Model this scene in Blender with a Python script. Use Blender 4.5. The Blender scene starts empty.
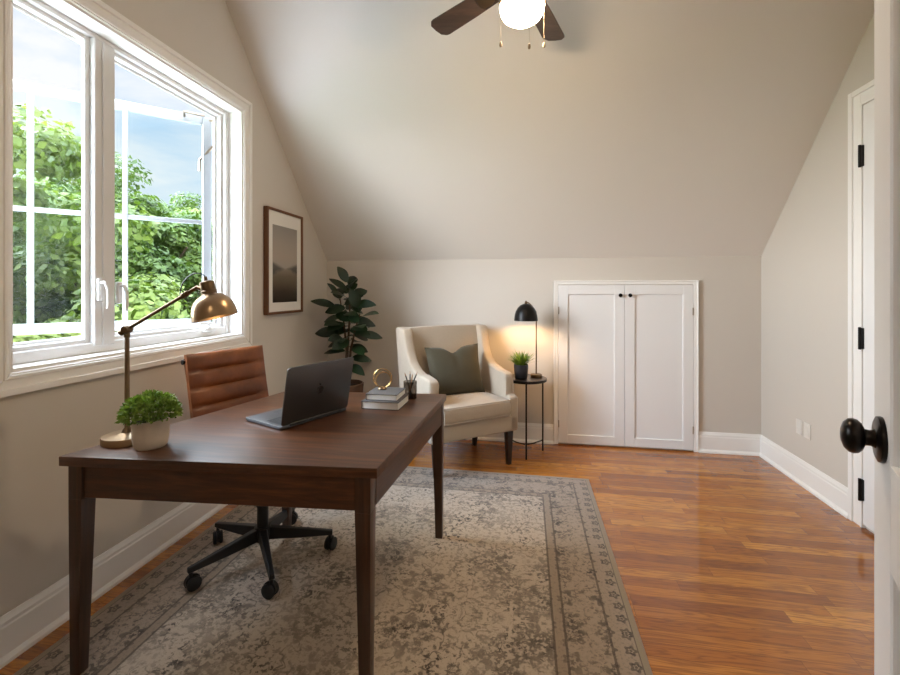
import bpy, bmesh, math, random
import numpy as np
from mathutils import Vector, Matrix, Euler
random.seed(7)
PI = math.pi
C = bpy.context.scene.collection
sc = bpy.context.scene

# ------------------------------------------------------------------ materials
def lin(c):
    return tuple(((v/255.0)/12.92 if v/255.0 <= 0.04045 else ((v/255.0+0.055)/1.055)**2.4) for v in c) + (1.0,)

class NT:
    """small helper around a node tree"""
    def __init__(self, tree):
        self.t = tree; self.n = tree.nodes; self.l = tree.links
    def add(self, kind, **kw):
        n = self.n.new(kind)
        for k, v in kw.items():
            if hasattr(n, k) and not k[0].isupper():
                setattr(n, k, v)
            else:
                n.inputs[k].default_value = v
        return n
    def link(self, a, b):
        self.l.new(a, b)
    def math(self, op, a, b=None, c=None, clamp=False):
        n = self.n.new('ShaderNodeMath'); n.operation = op; n.use_clamp = clamp
        for i, v in enumerate((a, b, c)):
            if v is None: continue
            if isinstance(v, (int, float)): n.inputs[i].default_value = v
            else: self.l.new(v, n.inputs[i])
        return n.outputs[0]
    def mix(self, fac, a, b, blend='MIX'):
        n = self.n.new('ShaderNodeMix'); n.data_type = 'RGBA'; n.blend_type = blend
        for sock, v in ((n.inputs[0], fac), (n.inputs[6], a), (n.inputs[7], b)):
            if isinstance(v, (int, float)): sock.default_value = v
            elif isinstance(v, tuple): sock.default_value = v
            else: self.l.new(v, sock)
        return n.outputs[2]
    def ramp(self, fac, stops, interp='LINEAR'):
        n = self.n.new('ShaderNodeValToRGB'); n.color_ramp.interpolation = interp
        e = n.color_ramp.elements
        while len(e) < len(stops): e.new(0.5)
        for el, (p, c) in zip(e, stops):
            el.position = p
            el.color = c if isinstance(c, tuple) else (c, c, c, 1)
        self.l.new(fac, n.inputs[0])
        return n.outputs[0]
    def noise(self, vec, scale, detail=3, rough=0.55, dist=0.0):
        n = self.n.new('ShaderNodeTexNoise')
        n.inputs['Scale'].default_value = scale; n.inputs['Detail'].default_value = detail
        n.inputs['Roughness'].default_value = rough; n.inputs['Distortion'].default_value = dist
        if vec is not None: self.l.new(vec, n.inputs['Vector'])
        return n.outputs['Fac']
    def mapping(self, vec, scale=(1, 1, 1), loc=(0, 0, 0), rot=(0, 0, 0)):
        n = self.n.new('ShaderNodeMapping')
        n.inputs['Scale'].default_value = scale; n.inputs['Location'].default_value = loc; n.inputs['Rotation'].default_value = rot
        self.l.new(vec, n.inputs['Vector'])
        return n.outputs[0]
    def bump(self, h, strength, dist=0.01):
        n = self.n.new('ShaderNodeBump'); n.inputs['Strength'].default_value = strength; n.inputs['Distance'].default_value = dist
        self.l.new(h, n.inputs['Height'])
        return n.outputs[0]

def new_mat(name):
    m = bpy.data.materials.new(name); m.use_nodes = True
    g = NT(m.node_tree)
    return m, g, m.node_tree.nodes['Principled BSDF']

def obj_coord(g):
    return g.n.new('ShaderNodeTexCoord').outputs['Object']

def plain(name, rgb, rough=0.5, metal=0.0, var=0.06, vscale=8.0, bump=0.0, bscale=200.0, coat=0.0, spec=0.5, sheen=0.0):
    m, g, b = new_mat(name)
    co = obj_coord(g)
    c = lin(rgb)
    lo = tuple(v*(1-var) for v in c[:3]) + (1,)
    hi = tuple(min(1, v*(1+var)) for v in c[:3]) + (1,)
    g.link(g.mix(g.noise(co, vscale, 4), lo, hi), b.inputs['Base Color'])
    b.inputs['Roughness'].default_value = rough; b.inputs['Metallic'].default_value = metal
    b.inputs['Coat Weight'].default_value = coat
    b.inputs['Specular IOR Level'].default_value = spec
    b.inputs['Sheen Weight'].default_value = sheen
    if bump: g.link(g.bump(g.noise(co, bscale, 2), bump, 0.002), b.inputs['Normal'])
    return m

def wood(name, dark, light, rough=0.35, axis=0, coat=0.0, scale=1.0, streak=0.5):
    m, g, b = new_mat(name)
    co = obj_coord(g)
    s = [22*scale, 22*scale, 22*scale]; s[axis] = 1.3*scale
    v = g.mapping(co, tuple(s))
    n1 = g.noise(v, 1.6, 6, 0.62, 0.5)
    s2 = [120*scale]*3; s2[axis] = 4*scale
    n2 = g.noise(g.mapping(co, tuple(s2)), 1.5, 3, 0.6)
    f = g.math('ADD', g.math('MULTIPLY', n1, 1-streak*0.5), g.math('MULTIPLY', n2, streak*0.5))
    col = g.ramp(f, [(0.3, lin(dark)), (0.52, lin(tuple((a+c)/2 for a, c in zip(dark, light)))), (0.7, lin(light))])
    g.link(col, b.inputs['Base Color'])
    b.inputs['Roughness'].default_value = rough
    b.inputs['Coat Weight'].default_value = coat; b.inputs['Coat Roughness'].default_value = 0.25
    g.link(g.bump(n2, 0.08, 0.001), b.inputs['Normal'])
    return m

def emit(name, rgb, strength):
    m = bpy.data.materials.new(name); m.use_nodes = True
    t = m.node_tree; t.nodes.clear()
    e = t.nodes.new('ShaderNodeEmission'); o = t.nodes.new('ShaderNodeOutputMaterial')
    e.inputs[0].default_value = lin(rgb); e.inputs[1].default_value = strength
    t.links.new(e.outputs[0], o.inputs[0])
    return m

M = {}
M['wall'] = plain('wall_paint', (206, 199, 189), 0.75, var=0.015, vscale=2, bump=0.05, bscale=350)
M['ceiling'] = plain('ceiling_paint', (226, 221, 214), 0.85, var=0.012, vscale=2, bump=0.04, bscale=350)
M['trim'] = plain('white_trim_paint', (240, 238, 234), 0.35, var=0.01, vscale=3)
M['door'] = plain('white_door_paint', (232, 231, 230), 0.4, var=0.012, vscale=3)
M['vinyl'] = plain('white_window_vinyl', (222, 221, 219), 0.3, var=0.01)
M['black_metal'] = plain('black_metal', (24, 22, 21), 0.38, 0.6, var=0.15)
M['bronze'] = plain('oil_rubbed_bronze', (30, 25, 23), 0.28, 0.75, var=0.3, vscale=25)
M['walnut_x'] = wood('walnut_across', (42, 24, 13), (106, 63, 33), 0.36, 0, 0.08)
M['walnut_y'] = wood('walnut_lengthwise', (42, 24, 13), (100, 60, 31), 0.36, 1, 0.08)
M['walnut_z'] = wood('walnut_upright', (38, 21, 11), (84, 51, 29), 0.36, 2, 0.15)
M['dark_leg'] = wood('dark_chair_leg_wood', (22, 12, 9), (48, 28, 20), 0.4, 2)
M['frame_wood'] = wood('picture_frame_wood', (84, 52, 30), (128, 84, 52), 0.45, 2)
M['fan_wood'] = wood('fan_blade_wood', (46, 33, 26), (84, 64, 52), 0.45, 0)
M['table_wood'] = wood('table_top_dark_wood', (30, 22, 18), (66, 50, 42), 0.3, 0, 0.3)
M['brass'] = plain('antique_brass', (162, 136, 106), 0.3, 1.0, var=0.22, vscale=14)
M['brass_dark'] = plain('dark_brass', (118, 98, 76), 0.32, 1.0, var=0.25, vscale=18)
M['gold'] = plain('gold_metal', (206, 166, 106), 0.25, 1.0, var=0.1)
M['chain'] = plain('pale_brass_chain', (150, 132, 108), 0.6, var=0.1)
M['nickel'] = plain('brushed_nickel', (168, 154, 138), 0.3, 1.0, var=0.1)
M['plastic_black'] = plain('black_plastic', (20, 20, 21), 0.45, var=0.2)
M['laptop'] = plain('space_grey_aluminium', (92, 90, 90), 0.38, 0.85, var=0.04)
M['laptop_deck'] = plain('grey_aluminium_deck', (100, 101, 104), 0.35, 0.8, var=0.04)
M['laptop_mark'] = plain('polished_dark_mark', (74, 70, 68), 0.2, 0.9, var=0.02)
M['keys'] = plain('black_keys', (22, 22, 24), 0.55, var=0.1)
M['book_cover'] = plain('charcoal_book_cloth', (74, 70, 68), 0.7, var=0.1, bump=0.15, bscale=900)
M['pot_stone'] = plain('pale_stoneware', (196, 184, 168), 0.7, var=0.1, vscale=30, bump=0.12, bscale=160)
M['pot_black'] = plain('black_ceramic', (38, 37, 39), 0.4, var=0.15)
M['pot_brown'] = plain('brown_planter', (92, 66, 48), 0.7, var=0.2, vscale=30, bump=0.2, bscale=90)
M['soil'] = plain('soil', (48, 36, 28), 0.95, var=0.4, vscale=80, bump=0.4, bscale=120)
M['art_mat'] = plain('white_picture_mount', (232, 229, 222), 0.8, var=0.01)
M['outlet'] = plain('white_outlet_plastic', (222, 217, 209), 0.4, var=0.01)
M['rubber'] = plain('black_rubber', (22, 22, 23), 0.6, var=0.15)
M['bark'] = plain('bark', (84, 66, 50), 0.9, var=0.35, vscale=12, bump=0.5, bscale=30)
M['stem'] = plain('brown_stem', (76, 56, 38), 0.8, var=0.25, vscale=30)
M['lawn'] = plain('lawn_green', (86, 122, 48), 0.9, var=0.3, vscale=3)
M['bounce_pale'] = plain('pale_bounce_surface', (226, 226, 224), 0.6, var=0.03)
M['siding'] = plain('exterior_siding', (220, 218, 212), 0.7, var=0.05)
M['pillow'] = plain('olive_velvet', (66, 60, 42), 0.85, var=0.16, vscale=14, bump=0.25, bscale=260, sheen=0.06)
M['pencil_dark'] = plain('dark_pencil_paint', (42, 34, 30), 0.5, var=0.15)
M['pencil_tan'] = plain('tan_pencil_wood', (150, 110, 74), 0.6, var=0.15)

def fabric(name, rgb):
    m, g, b = new_mat(name)
    co = obj_coord(g)
    w1 = g.noise(g.mapping(co, (420, 60, 60)), 1.0, 2)
    w2 = g.noise(g.mapping(co, (60, 420, 420)), 1.0, 2)
    w = g.math('MULTIPLY', g.math('ADD', w1, w2), 0.5)
    c = lin(rgb)
    g.link(g.mix(w, tuple(v*0.84 for v in c[:3])+(1,), tuple(min(1, v*1.14) for v in c[:3])+(1,)), b.inputs['Base Color'])
    b.inputs['Roughness'].default_value = 0.92; b.inputs['Sheen Weight'].default_value = 0.15
    b.inputs['Specular IOR Level'].default_value = 0.2
    g.link(g.bump(w, 0.35, 0.002), b.inputs['Normal'])
    return m
M['linen'] = fabric('oatmeal_linen', (178, 163, 144))
M['linen_welt'] = fabric('oatmeal_welt', (172, 156, 138))

def leather():
    m, g, b = new_mat('cognac_leather')
    co = obj_coord(g)
    n = g.noise(co, 7, 5, 0.6)
    g.link(g.ramp(n, [(0.3, lin((88, 45, 19))), (0.55, lin((118, 64, 28))), (0.75, lin((140, 81, 40)))]), b.inputs['Base Color'])
    b.inputs['Roughness'].default_value = 0.4
    v = g.n.new('ShaderNodeTexVoronoi'); v.inputs['Scale'].default_value = 260; g.link(co, v.inputs['Vector'])
    g.link(g.bump(v.outputs['Distance'], 0.12, 0.001), b.inputs['Normal'])
    return m
M['leather'] = leather()

def leaf_mat(name, dark, light, rough=0.45, trans=0.25, tint=None, vscale=3.0):
    m, g, b = new_mat(name)
    co = obj_coord(g)
    n = g.noise(co, vscale, 4, 0.7)
    col = g.ramp(n, [(0.32, lin(dark)), (0.68, lin(light))])
    g.link(col, b.inputs['Base Color'])
    b.inputs['Roughness'].default_value = rough
    tr = g.n.new('ShaderNodeBsdfTranslucent')
    g.link(g.mix(1.0, col, lin(tint or (230, 240, 150)), 'MULTIPLY'), tr.inputs[0])
    ms = g.n.new('ShaderNodeMixShader'); ms.inputs[0].default_value = trans
    g.link(b.outputs[0], ms.inputs[1]); g.link(tr.outputs[0], ms.inputs[2])
    g.link(ms.outputs[0], m.node_tree.nodes['Material Output'].inputs[0])
    return m
M['leaf_rubber'] = leaf_mat('glossy_dark_leaf', (15, 29, 15), (34, 56, 27), 0.35, 0.08)
M['leaf_box'] = leaf_mat('small_green_leaf', (58, 92, 30), (150, 178, 84), 0.5, 0.2, vscale=40)
M['leaf_grass'] = leaf_mat('grass_blade_green', (58, 96, 28), (142, 168, 66), 0.5, 0.25, vscale=30)
M['leaf_tree'] = leaf_mat('maple_leaf_green', (56, 80, 30), (136, 150, 72), 0.55, 0.38, vscale=0.9)
M['leaf_tree_deep'] = leaf_mat('deep_leaf_green', (48, 74, 28), (112, 134, 56), 0.55, 0.38, vscale=0.9)

def glass_mat(name, tint=(1, 1, 1, 1), gloss=0.06, rough=0.0):
    m = bpy.data.materials.new(name); m.use_nodes = True
    t = m.node_tree; t.nodes.clear(); g = NT(t)
    tr = g.add('ShaderNodeBsdfTransparent'); tr.inputs[0].default_value = tint
    gl = g.add('ShaderNodeBsdfGlossy'); gl.inputs['Roughness'].default_value = rough
    lw = g.add('ShaderNodeLayerWeight'); lw.inputs[0].default_value = 0.25
    f = g.math('MULTIPLY_ADD', lw.outputs['Fresnel'], 0.06, gloss*0.08, True)
    ms = g.add('ShaderNodeMixShader'); o = g.add('ShaderNodeOutputMaterial')
    g.link(f, ms.inputs[0]); g.link(tr.outputs[0], ms.inputs[1]); g.link(gl.outputs[0], ms.inputs[2]); g.link(ms.outputs[0], o.inputs[0])
    return m
M['sash'] = plain('darkened_white_sash', (150, 153, 157), 0.4, var=0.03)  # white vinyl, colour darkened to offset the strong daylight on the sash
M['glass'] = glass_mat('window_glass', (0.95, 0.985, 0.975, 1))
M['smoke_glass'] = glass_mat('smoked_glass', (0.60, 0.57, 0.54, 1), 0.2, 0.05)

def floor_mat():
    m, g, b = new_mat('oak_strip_floor')
    co = obj_coord(g)
    br = g.n.new('ShaderNodeTexBrick')
    br.offset = 0.37; br.offset_frequency = 3; br.squash = 0.72; br.squash_frequency = 2
    br.inputs['Scale'].default_value = 1.0
    br.inputs['Brick Width'].default_value = 0.82; br.inputs['Row Height'].default_value = 0.064
    br.inputs['Mortar Size'].default_value = 0.0009; br.inputs['Mortar Smooth'].default_value = 0.2
    br.inputs['Color1'].default_value = (0, 0, 0, 1); br.inputs['Color2'].default_value = (1, 1, 1, 1)
    br.inputs['Mortar'].default_value = (0.5, 0.5, 0.5, 1)
    # wobble the plank lengths row by row
    sx = g.n.new('ShaderNodeSeparateXYZ'); g.link(co, sx.inputs[0])
    row = g.math('FLOOR', g.math('DIVIDE', sx.outputs[1], 0.064))
    wn = g.n.new('ShaderNodeTexWhiteNoise'); wn.noise_dimensions = '1D'; g.link(row, wn.inputs['W'])
    cx = g.n.new('ShaderNodeCombineXYZ')
    g.link(g.math('ADD', sx.outputs[0], g.math('MULTIPLY', wn.outputs['Value'], 0.8)), cx.inputs[0])
    g.link(sx.outputs[1], cx.inputs[1])
    g.link(cx.outputs[0], br.inputs['Vector'])
    rnd = br.outputs['Color']
    rv = g.n.new('ShaderNodeSeparateColor'); g.link(rnd, rv.inputs[0]); r = rv.outputs[0]
    # grain coordinates shifted per plank
    gx = g.n.new('ShaderNodeCombineXYZ')
    g.link(g.math('ADD', g.math('MULTIPLY', sx.outputs[0], 2.2), g.math('MULTIPLY', r, 37.0)), gx.inputs[0])
    g.link(g.math('MULTIPLY', sx.outputs[1], 26.0), gx.inputs[1])
    g.link(g.math('MULTIPLY', row, 3.7), gx.inputs[2])
    n1 = g.noise(gx.outputs[0], 1.0, 3, 0.5, 0.6)
    rings = g.math('SINE', g.math('MULTIPLY', n1, 46.0))
    rings = g.math('POWER', g.math('MULTIPLY_ADD', rings, 0.5, 0.5), 2.2)
    fx = g.n.new('ShaderNodeCombineXYZ')
    g.link(g.math('MULTIPLY', sx.outputs[0], 9.0), fx.inputs[0]); g.link(g.math('MULTIPLY', sx.outputs[1], 240.0), fx.inputs[1])
    g.link(g.math('MULTIPLY', r, 11.0), fx.inputs[2])
    n2 = g.noise(fx.outputs[0], 1.0, 3, 0.6)
    base = g.ramp(r, [(0.0, lin((140, 78, 25))), (0.35, lin((172, 103, 33))), (0.7, lin((188, 118, 40))), (1.0, lin((208, 140, 56)))])
    c1 = g.mix(g.math('MULTIPLY', rings, 0.55), base, lin((108, 56, 19)))
    c2 = g.mix(g.math('MULTIPLY', g.math('SUBTRACT', n2, 0.42, None, True), 1.5, None, True), c1, lin((112, 60, 21)))
    col = g.mix(g.math('MULTIPLY', br.outputs['Fac'], 0.7), c2, lin((70, 36, 16)))
    g.link(col, b.inputs['Base Color'])
    b.inputs['Roughness'].default_value = 0.34
    g.link(g.math('MULTIPLY_ADD', n2, 0.12, 0.16), b.inputs['Roughness'])
    b.inputs['Coat Weight'].default_value = 0.5; b.inputs['Coat Roughness'].default_value = 0.08
    h = g.math('SUBTRACT', g.math('MULTIPLY', n1, 0.2), br.outputs['Fac'])
    g.link(g.bump(h, 0.12, 0.002), b.inputs['Normal'])
    return m
M['floor'] = floor_mat()

def rug_mat(hw, hl):
    m, g, b = new_mat('faded_persian_rug')
    co = obj_coord(g)
    s = g.n.new('ShaderNodeSeparateXYZ'); g.link(co, s.inputs[0])
    ax = g.math('ABSOLUTE', s.outputs[0]); ay = g.math('ABSOLUTE', s.outputs[1])
    dx = g.math('SUBTRACT', hw, ax); dy = g.math('SUBTRACT', hl, ay)
    d = g.math('MINIMUM', dx, dy)
    cm = g.n.new('ShaderNodeCombineXYZ'); g.link(ax, cm.inputs[0]); g.link(ay, cm.inputs[1])
    sym = cm.outputs[0]
    # warped coordinates for curling vines
    nz = g.n.new('ShaderNodeTexNoise'); nz.inputs['Scale'].default_value = 14; nz.inputs['Detail'].default_value = 2
    g.link(sym, nz.inputs['Vector'])
    vm = g.n.new('ShaderNodeVectorMath'); vm.operation = 'MULTIPLY_ADD'
    g.link(nz.outputs['Color'], vm.inputs[0]); vm.inputs[1].default_value = (0.035, 0.035, 0.0); g.link(sym, vm.inputs[2])
    warp = vm.outputs[0]
    def flowers(scale, size, rings):
        v = g.n.new('ShaderNodeTexVoronoi'); v.inputs['Scale'].default_value = scale; v.inputs['Randomness'].default_value = 0.75
        g.link(warp, v.inputs['Vector'])
        dist = v.outputs['Distance']
        inside = g.ramp(dist, [(size-0.06, 1.0), (size, 0.0)])
        rg = g.math('GREATER_THAN', g.math('SINE', g.math('MULTIPLY', dist, rings)), -0.1)
        return g.math('MULTIPLY', inside, rg)
    def rosette(scale, rand, size, petals, src):
        v = g.n.new('ShaderNodeTexVoronoi'); v.voronoi_dimensions = '2D'
        v.inputs['Scale'].default_value = scale; v.inputs['Randomness'].default_value = rand
        g.link(src, v.inputs['Vector'])
        df = g.n.new('ShaderNodeVectorMath'); df.operation = 'SUBTRACT'
        g.link(src, df.inputs[0]); g.link(v.outputs['Position'], df.inputs[1])
        sp = g.n.new('ShaderNodeSeparateXYZ'); g.link(df.outputs[0], sp.inputs[0])
        rr = g.math('MULTIPLY', g.math('SQRT', g.math('ADD', g.math('MULTIPLY', sp.outputs[0], sp.outputs[0]), g.math('MULTIPLY', sp.outputs[1], sp.outputs[1]))), scale)
        an = g.math('ARCTAN2', sp.outputs[1], sp.outputs[0])
        edge = g.math('MULTIPLY_ADD', g.math('COSINE', g.math('MULTIPLY', an, petals)), size*0.22, size)
        q = g.math('DIVIDE', rr, edge)
        return g.ramp(q, [(0.0, 1.0), (0.22, 1.0), (0.27, 0.1), (0.42, 0.1), (0.47, 1.0), (0.92, 0.85), (1.0, 0.0)])
    big = rosette(3.1, 0.7, 0.30, 8.0, sym)
    bord = rosette(6.4, 0.25, 0.30, 6.0, sym)
    tiny = rosette(14.0, 0.2, 0.30, 5.0, sym)
    mid = flowers(11.0, 0.44, 26.0)
    small = flowers(24.0, 0.42, 16.0)
    vn = g.noise(warp, 9.0, 2, 0.5)
    vine = g.ramp(g.math('ABSOLUTE', g.math('SUBTRACT', vn, 0.5)), [(0.008, 1.0), (0.018, 0.0)])
    speck = g.ramp(g.noise(warp, 44.0, 4, 0.65), [(0.525, 0.0), (0.57, 1.0)])
    fine_m = g.ramp(g.noise(sym, 70.0, 3, 0.7), [(0.52, 0.0), (0.62, 1.0)])
    broken = g.ramp(g.noise(co, 48.0, 4, 0.7), [(0.40, 0.0), (0.52, 1.0)])
    wear = g.noise(co, 4.5, 5, 0.7)
    wear_m = g.ramp(wear, [(0.36, 0.45), (0.60, 1.0)])
    cluster = g.ramp(g.noise(sym, 6.0, 2, 0.5), [(0.40, 0.45), (0.56, 1.0)])
    flw = g.math('MULTIPLY', g.math('MAXIMUM', g.math('MULTIPLY', big, 0.8), g.math('MULTIPLY', small, 0.6)), broken)
    pat = g.math('MAXIMUM', flw, g.math('MULTIPLY', g.math('MULTIPLY', speck, cluster), 0.95))
    pat = g.math('MAXIMUM', pat, g.math('MULTIPLY', g.math('MULTIPLY', vine, broken), 0.8))
    pat = g.math('MAXIMUM', pat, g.math('MULTIPLY', fine_m, 0.18))
    field = g.math('MULTIPLY', pat, wear_m, None, True)
    bpat = g.math('MAXIMUM', bord, g.math('MULTIPLY', g.math('MAXIMUM', vine, speck), 0.8))
    bfield = g.math('MULTIPLY', g.math('MAXIMUM', g.math('MULTIPLY', bpat, broken), g.math('MULTIPLY', fine_m, 0.3)), wear_m, None, True)
    gfield = g.math('ADD', g.math('MULTIPLY', tiny, 0.7), g.math('MULTIPLY', fine_m, 0.3), None, True)
    ground_f = g.mix(g.noise(co, 3.0, 3), lin((176, 158, 138)), lin((200, 184, 165)))
    ground_b = lin((166, 148, 129))
    ground_g = lin((160, 142, 123))
    ink = g.mix(g.noise(co, 7.0, 2), lin((40, 37, 38)), lin((62, 52, 44)))
    c_field = g.mix(field, ground_f, ink)
    c_bord = g.mix(g.math('MULTIPLY', bfield, 0.95), ground_b, ink)
    c_guard = g.mix(gfield, ground_g, ink)
    def band(a, bb):
        return g.math('MULTIPLY', g.math('GREATER_THAN', d, a), g.math('LESS_THAN', d, bb))
    col = g.mix(band(0.315, 9), c_bord, c_field)
    col = g.mix(band(0.275, 0.318), col, g.mix(g.math('MULTIPLY', gfield, 0.7), lin((154, 136, 117)), ink))
    for p in (0.275, 0.318, 0.113, 0.028):
        col = g.mix(g.math('MULTIPLY', band(p-0.005, p+0.004), 0.75), col, lin((80, 68, 58)))
    col = g.mix(band(0.028, 0.108), col, c_guard)
    col = g.mix(band(-1, 0.024), col, lin((150, 134, 112)))
    g.link(col, b.inputs['Base Color'])
    b.inputs['Roughness'].default_value = 0.95; b.inputs['Specular IOR Level'].default_value = 0.15
    b.inputs['Sheen Weight'].default_value = 0.2
    g.link(g.bump(g.noise(co, 420, 2), 0.5, 0.004), b.inputs['Normal'])
    return m

def art_mat():
    """misty landscape print: pale sky, dark treeline, pale water, dark reeds (object z runs 0..1 up the print)"""
    m, g, b = new_mat('misty_landscape_print')
    co = obj_coord(g)
    s = g.n.new('ShaderNodeSeparateXYZ'); g.link(co, s.inputs[0])
    n = g.noise(g.mapping(co, (1, 5, 5)), 1.6, 5, 0.6)
    z = g.math('ADD', g.math('DIVIDE', s.outputs[2], 0.563), g.math('MULTIPLY', g.math('SUBTRACT', n, 0.5), 0.08))
    yy = g.math('ABSOLUTE', g.math('DIVIDE', s.outputs[1], 0.177))     # 0 centre, 1 edge
    col = g.ramp(z, [(0.0, lin((38, 32, 26))), (0.14, lin((62, 52, 40))), (0.34, lin((108, 95, 76))), (0.42, lin((132, 122, 106))),
                     (0.46, lin((168, 160, 148))), (0.6, lin((172, 160, 146))), (0.78, lin((164, 154, 144))), (1.0, lin((140, 136, 132)))])
    tree = g.math('SUBTRACT', g.math('MULTIPLY', g.math('POWER', yy, 0.8), g.math('MULTIPLY_ADD', n, 0.16, 0.02)), g.math('ABSOLUTE', g.math('SUBTRACT', z, 0.44)))
    tm = g.ramp(tree, [(0.0, 0.0), (0.05, 0.85)])
    g.link(g.mix(tm, col, lin((62, 60, 56))), b.inputs['Base Color'])
    b.inputs['Roughness'].default_value = 0.3
    return m

# ------------------------------------------------------------------ mesh helpers
def merge(bm, tmp, mtx=None):
    if mtx is not None: bmesh.ops.transform(tmp, matrix=mtx, verts=tmp.verts)
    me = bpy.data.meshes.new('tmp'); tmp.to_mesh(me); tmp.free()
    bm.from_mesh(me); bpy.data.meshes.remove(me)
    return bm

def box(bm, x0, x1, y0, y1, z0, z1, bev=0.0, seg=2, mtx=None):
    t = bmesh.new(); bmesh.ops.create_cube(t, size=1)
    bmesh.ops.scale(t, vec=(x1-x0, y1-y0, z1-z0), verts=t.verts)
    bmesh.ops.translate(t, vec=((x0+x1)/2, (y0+y1)/2, (z0+z1)/2), verts=t.verts)
    if bev: bmesh.ops.bevel(t, geom=list(t.edges), offset=bev, segments=seg, profile=0.5, affect='EDGES')
    return merge(bm, t, mtx)

def taper(bm, c0, s0, c1, s1, bev=0.0):
    """square-section post from centre c0 (half-sizes s0) to c1 (half-sizes s1)"""
    t = bmesh.new(); vs = []
    for c, s in ((c0, s0), (c1, s1)):
        for a, b in ((-1, -1), (1, -1), (1, 1), (-1, 1)):
            vs.append(t.verts.new((c[0]+a*s[0], c[1]+b*s[1], c[2])))
    t.faces.new(vs[0:4][::-1]); t.faces.new(vs[4:8])
    for i in range(4): t.faces.new((vs[i], vs[(i+1) % 4], vs[4+(i+1) % 4], vs[4+i]))
    bmesh.ops.recalc_face_normals(t, faces=t.faces)
    if bev: bmesh.ops.bevel(t, geom=list(t.edges), offset=bev, segments=2, profile=0.5, affect='EDGES')
    return merge(bm, t)

def prism(bm, pts, depth, mtx=None, bev=0.0, seg=2):
    """polygon pts (u, v) in local XY, extruded along local Z by depth"""
    t = bmesh.new()
    a = [t.verts.new((p[0], p[1], 0)) for p in pts]; b = [t.verts.new((p[0], p[1], depth)) for p in pts]
    n = len(pts)
    t.faces.new(a[::-1]); t.faces.new(b)
    for i in range(n): t.faces.new((a[i], a[(i+1) % n], b[(i+1) % n], b[i]))
    bmesh.ops.recalc_face_normals(t, faces=t.faces)
    if bev: bmesh.ops.bevel(t, geom=list(t.edges), offset=bev, segments=seg, profile=0.5, affect='EDGES')
    return merge(bm, t, mtx)

YZ = Matrix(((0, 0, 1, 0), (1, 0, 0, 0), (0, 1, 0, 0), (0, 0, 0, 1)))   # prism (u,v,w) -> (x=w, y=u, z=v)
XZ = Matrix(((1, 0, 0, 0), (0, 0, 1, 0), (0, 1, 0, 0), (0, 0, 0, 1)))   # prism (u,v,w) -> (x=u, y=w, z=v)

def lathe(bm, prof, seg=32, mtx=None, close=True):
    t = bmesh.new(); rings = []
    for r, z in prof:
        if r < 1e-6: rings.append([t.verts.new((0, 0, z))])
        else: rings.append([t.verts.new((r*math.cos(2*PI*i/seg), r*math.sin(2*PI*i/seg), z)) for i in range(seg)])
    for A, B in zip(rings, rings[1:]):
        for i in range(seg):
            j = (i+1) % seg
            if len(A) == 1 and len(B) == 1: continue
            if len(A) == 1: t.faces.new((A[0], B[i], B[j]))
            elif len(B) == 1: t.faces.new((A[i], A[j], B[0]))
            else: t.faces.new((A[i], A[j], B[j], B[i]))
    if close:
        for R in (rings[0], rings[-1]):
            if len(R) > 2:
                try: t.faces.new(R)
                except ValueError: pass
    bmesh.ops.recalc_face_normals(t, faces=t.faces)
    return merge(bm, t, mtx)

def tube(bm, pts, r, seg=10, closed=False):
    pts = [Vector(p) for p in pts]; n = len(pts)
    rr = r if isinstance(r, (list, tuple)) else [r]*n
    t = bmesh.new(); rings = []
    up = None
    for i, p in enumerate(pts):
        if closed: d = (pts[(i+1) % n]-pts[i-1]).normalized()
        else: d = (pts[min(i+1, n-1)]-pts[max(i-1, 0)]).normalized()
        if up is None: up = d.orthogonal().normalized()
        else:
            up = up-d*up.dot(d)
            up = up.normalized() if up.length > 1e-6 else d.orthogonal().normalized()
        s = d.cross(up)
        rings.append([t.verts.new(p+(up*math.cos(2*PI*k/seg)+s*math.sin(2*PI*k/seg))*rr[i]) for k in range(seg)])
    for i in range(n if closed else n-1):
        A, B = rings[i], rings[(i+1) % n]
        for k in range(seg): t.faces.new((A[k], A[(k+1) % seg], B[(k+1) % seg], B[k]))
    if not closed: t.faces.new(rings[0][::-1]); t.faces.new(rings[-1])
    bmesh.ops.recalc_face_normals(t, faces=t.faces)
    return merge(bm, t)

def align(p, d):
    """matrix taking local +Z to direction d at point p"""
    return Matrix.Translation(Vector(p)) @ Vector((0, 0, 1)).rotation_difference(Vector(d).normalized()).to_matrix().to_4x4()

def obj(name, bm, mat, parent=None, smooth=35):
    me = bpy.data.meshes.new(name)
    if isinstance(bm, bmesh.types.BMesh): bm.to_mesh(me); bm.free()
    else: me = bm; me.name = name
    me.materials.append(M[mat] if isinstance(mat, str) else mat)
    if smooth:
        me.polygons.foreach_set('use_smooth', [True]*len(me.polygons))
        me.set_sharp_from_angle(angle=math.radians(smooth))
    o = bpy.data.objects.new(name, me); C.objects.link(o)
    if parent: o.parent = parent
    return o

def tag(o, label, cat, group=None):
    o['label'] = label; o['category'] = cat
    if group: o['group'] = group
    return o

def thing(name, label, cat, loc=(0, 0, 0), rotz=0.0, group=None):
    o = bpy.data.objects.new(name, None); C.objects.link(o)
    o.empty_display_size = 0.1
    o.location = loc; o.rotation_euler = (0, 0, rotz)
    return tag(o, label, cat, group)

def struct(name, bm, mat, parent=None, smooth=35):
    o = obj(name, bm, mat, parent, smooth)
    if parent is None: o['kind'] = 'structure'
    return o

def struct_empty(name, loc=(0, 0, 0), rotz=0):
    o = bpy.data.objects.new(name, None); C.objects.link(o)
    o.location = loc; o.rotation_euler = (0, 0, rotz); o['kind'] = 'structure'
    return o

B = bmesh.new

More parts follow.
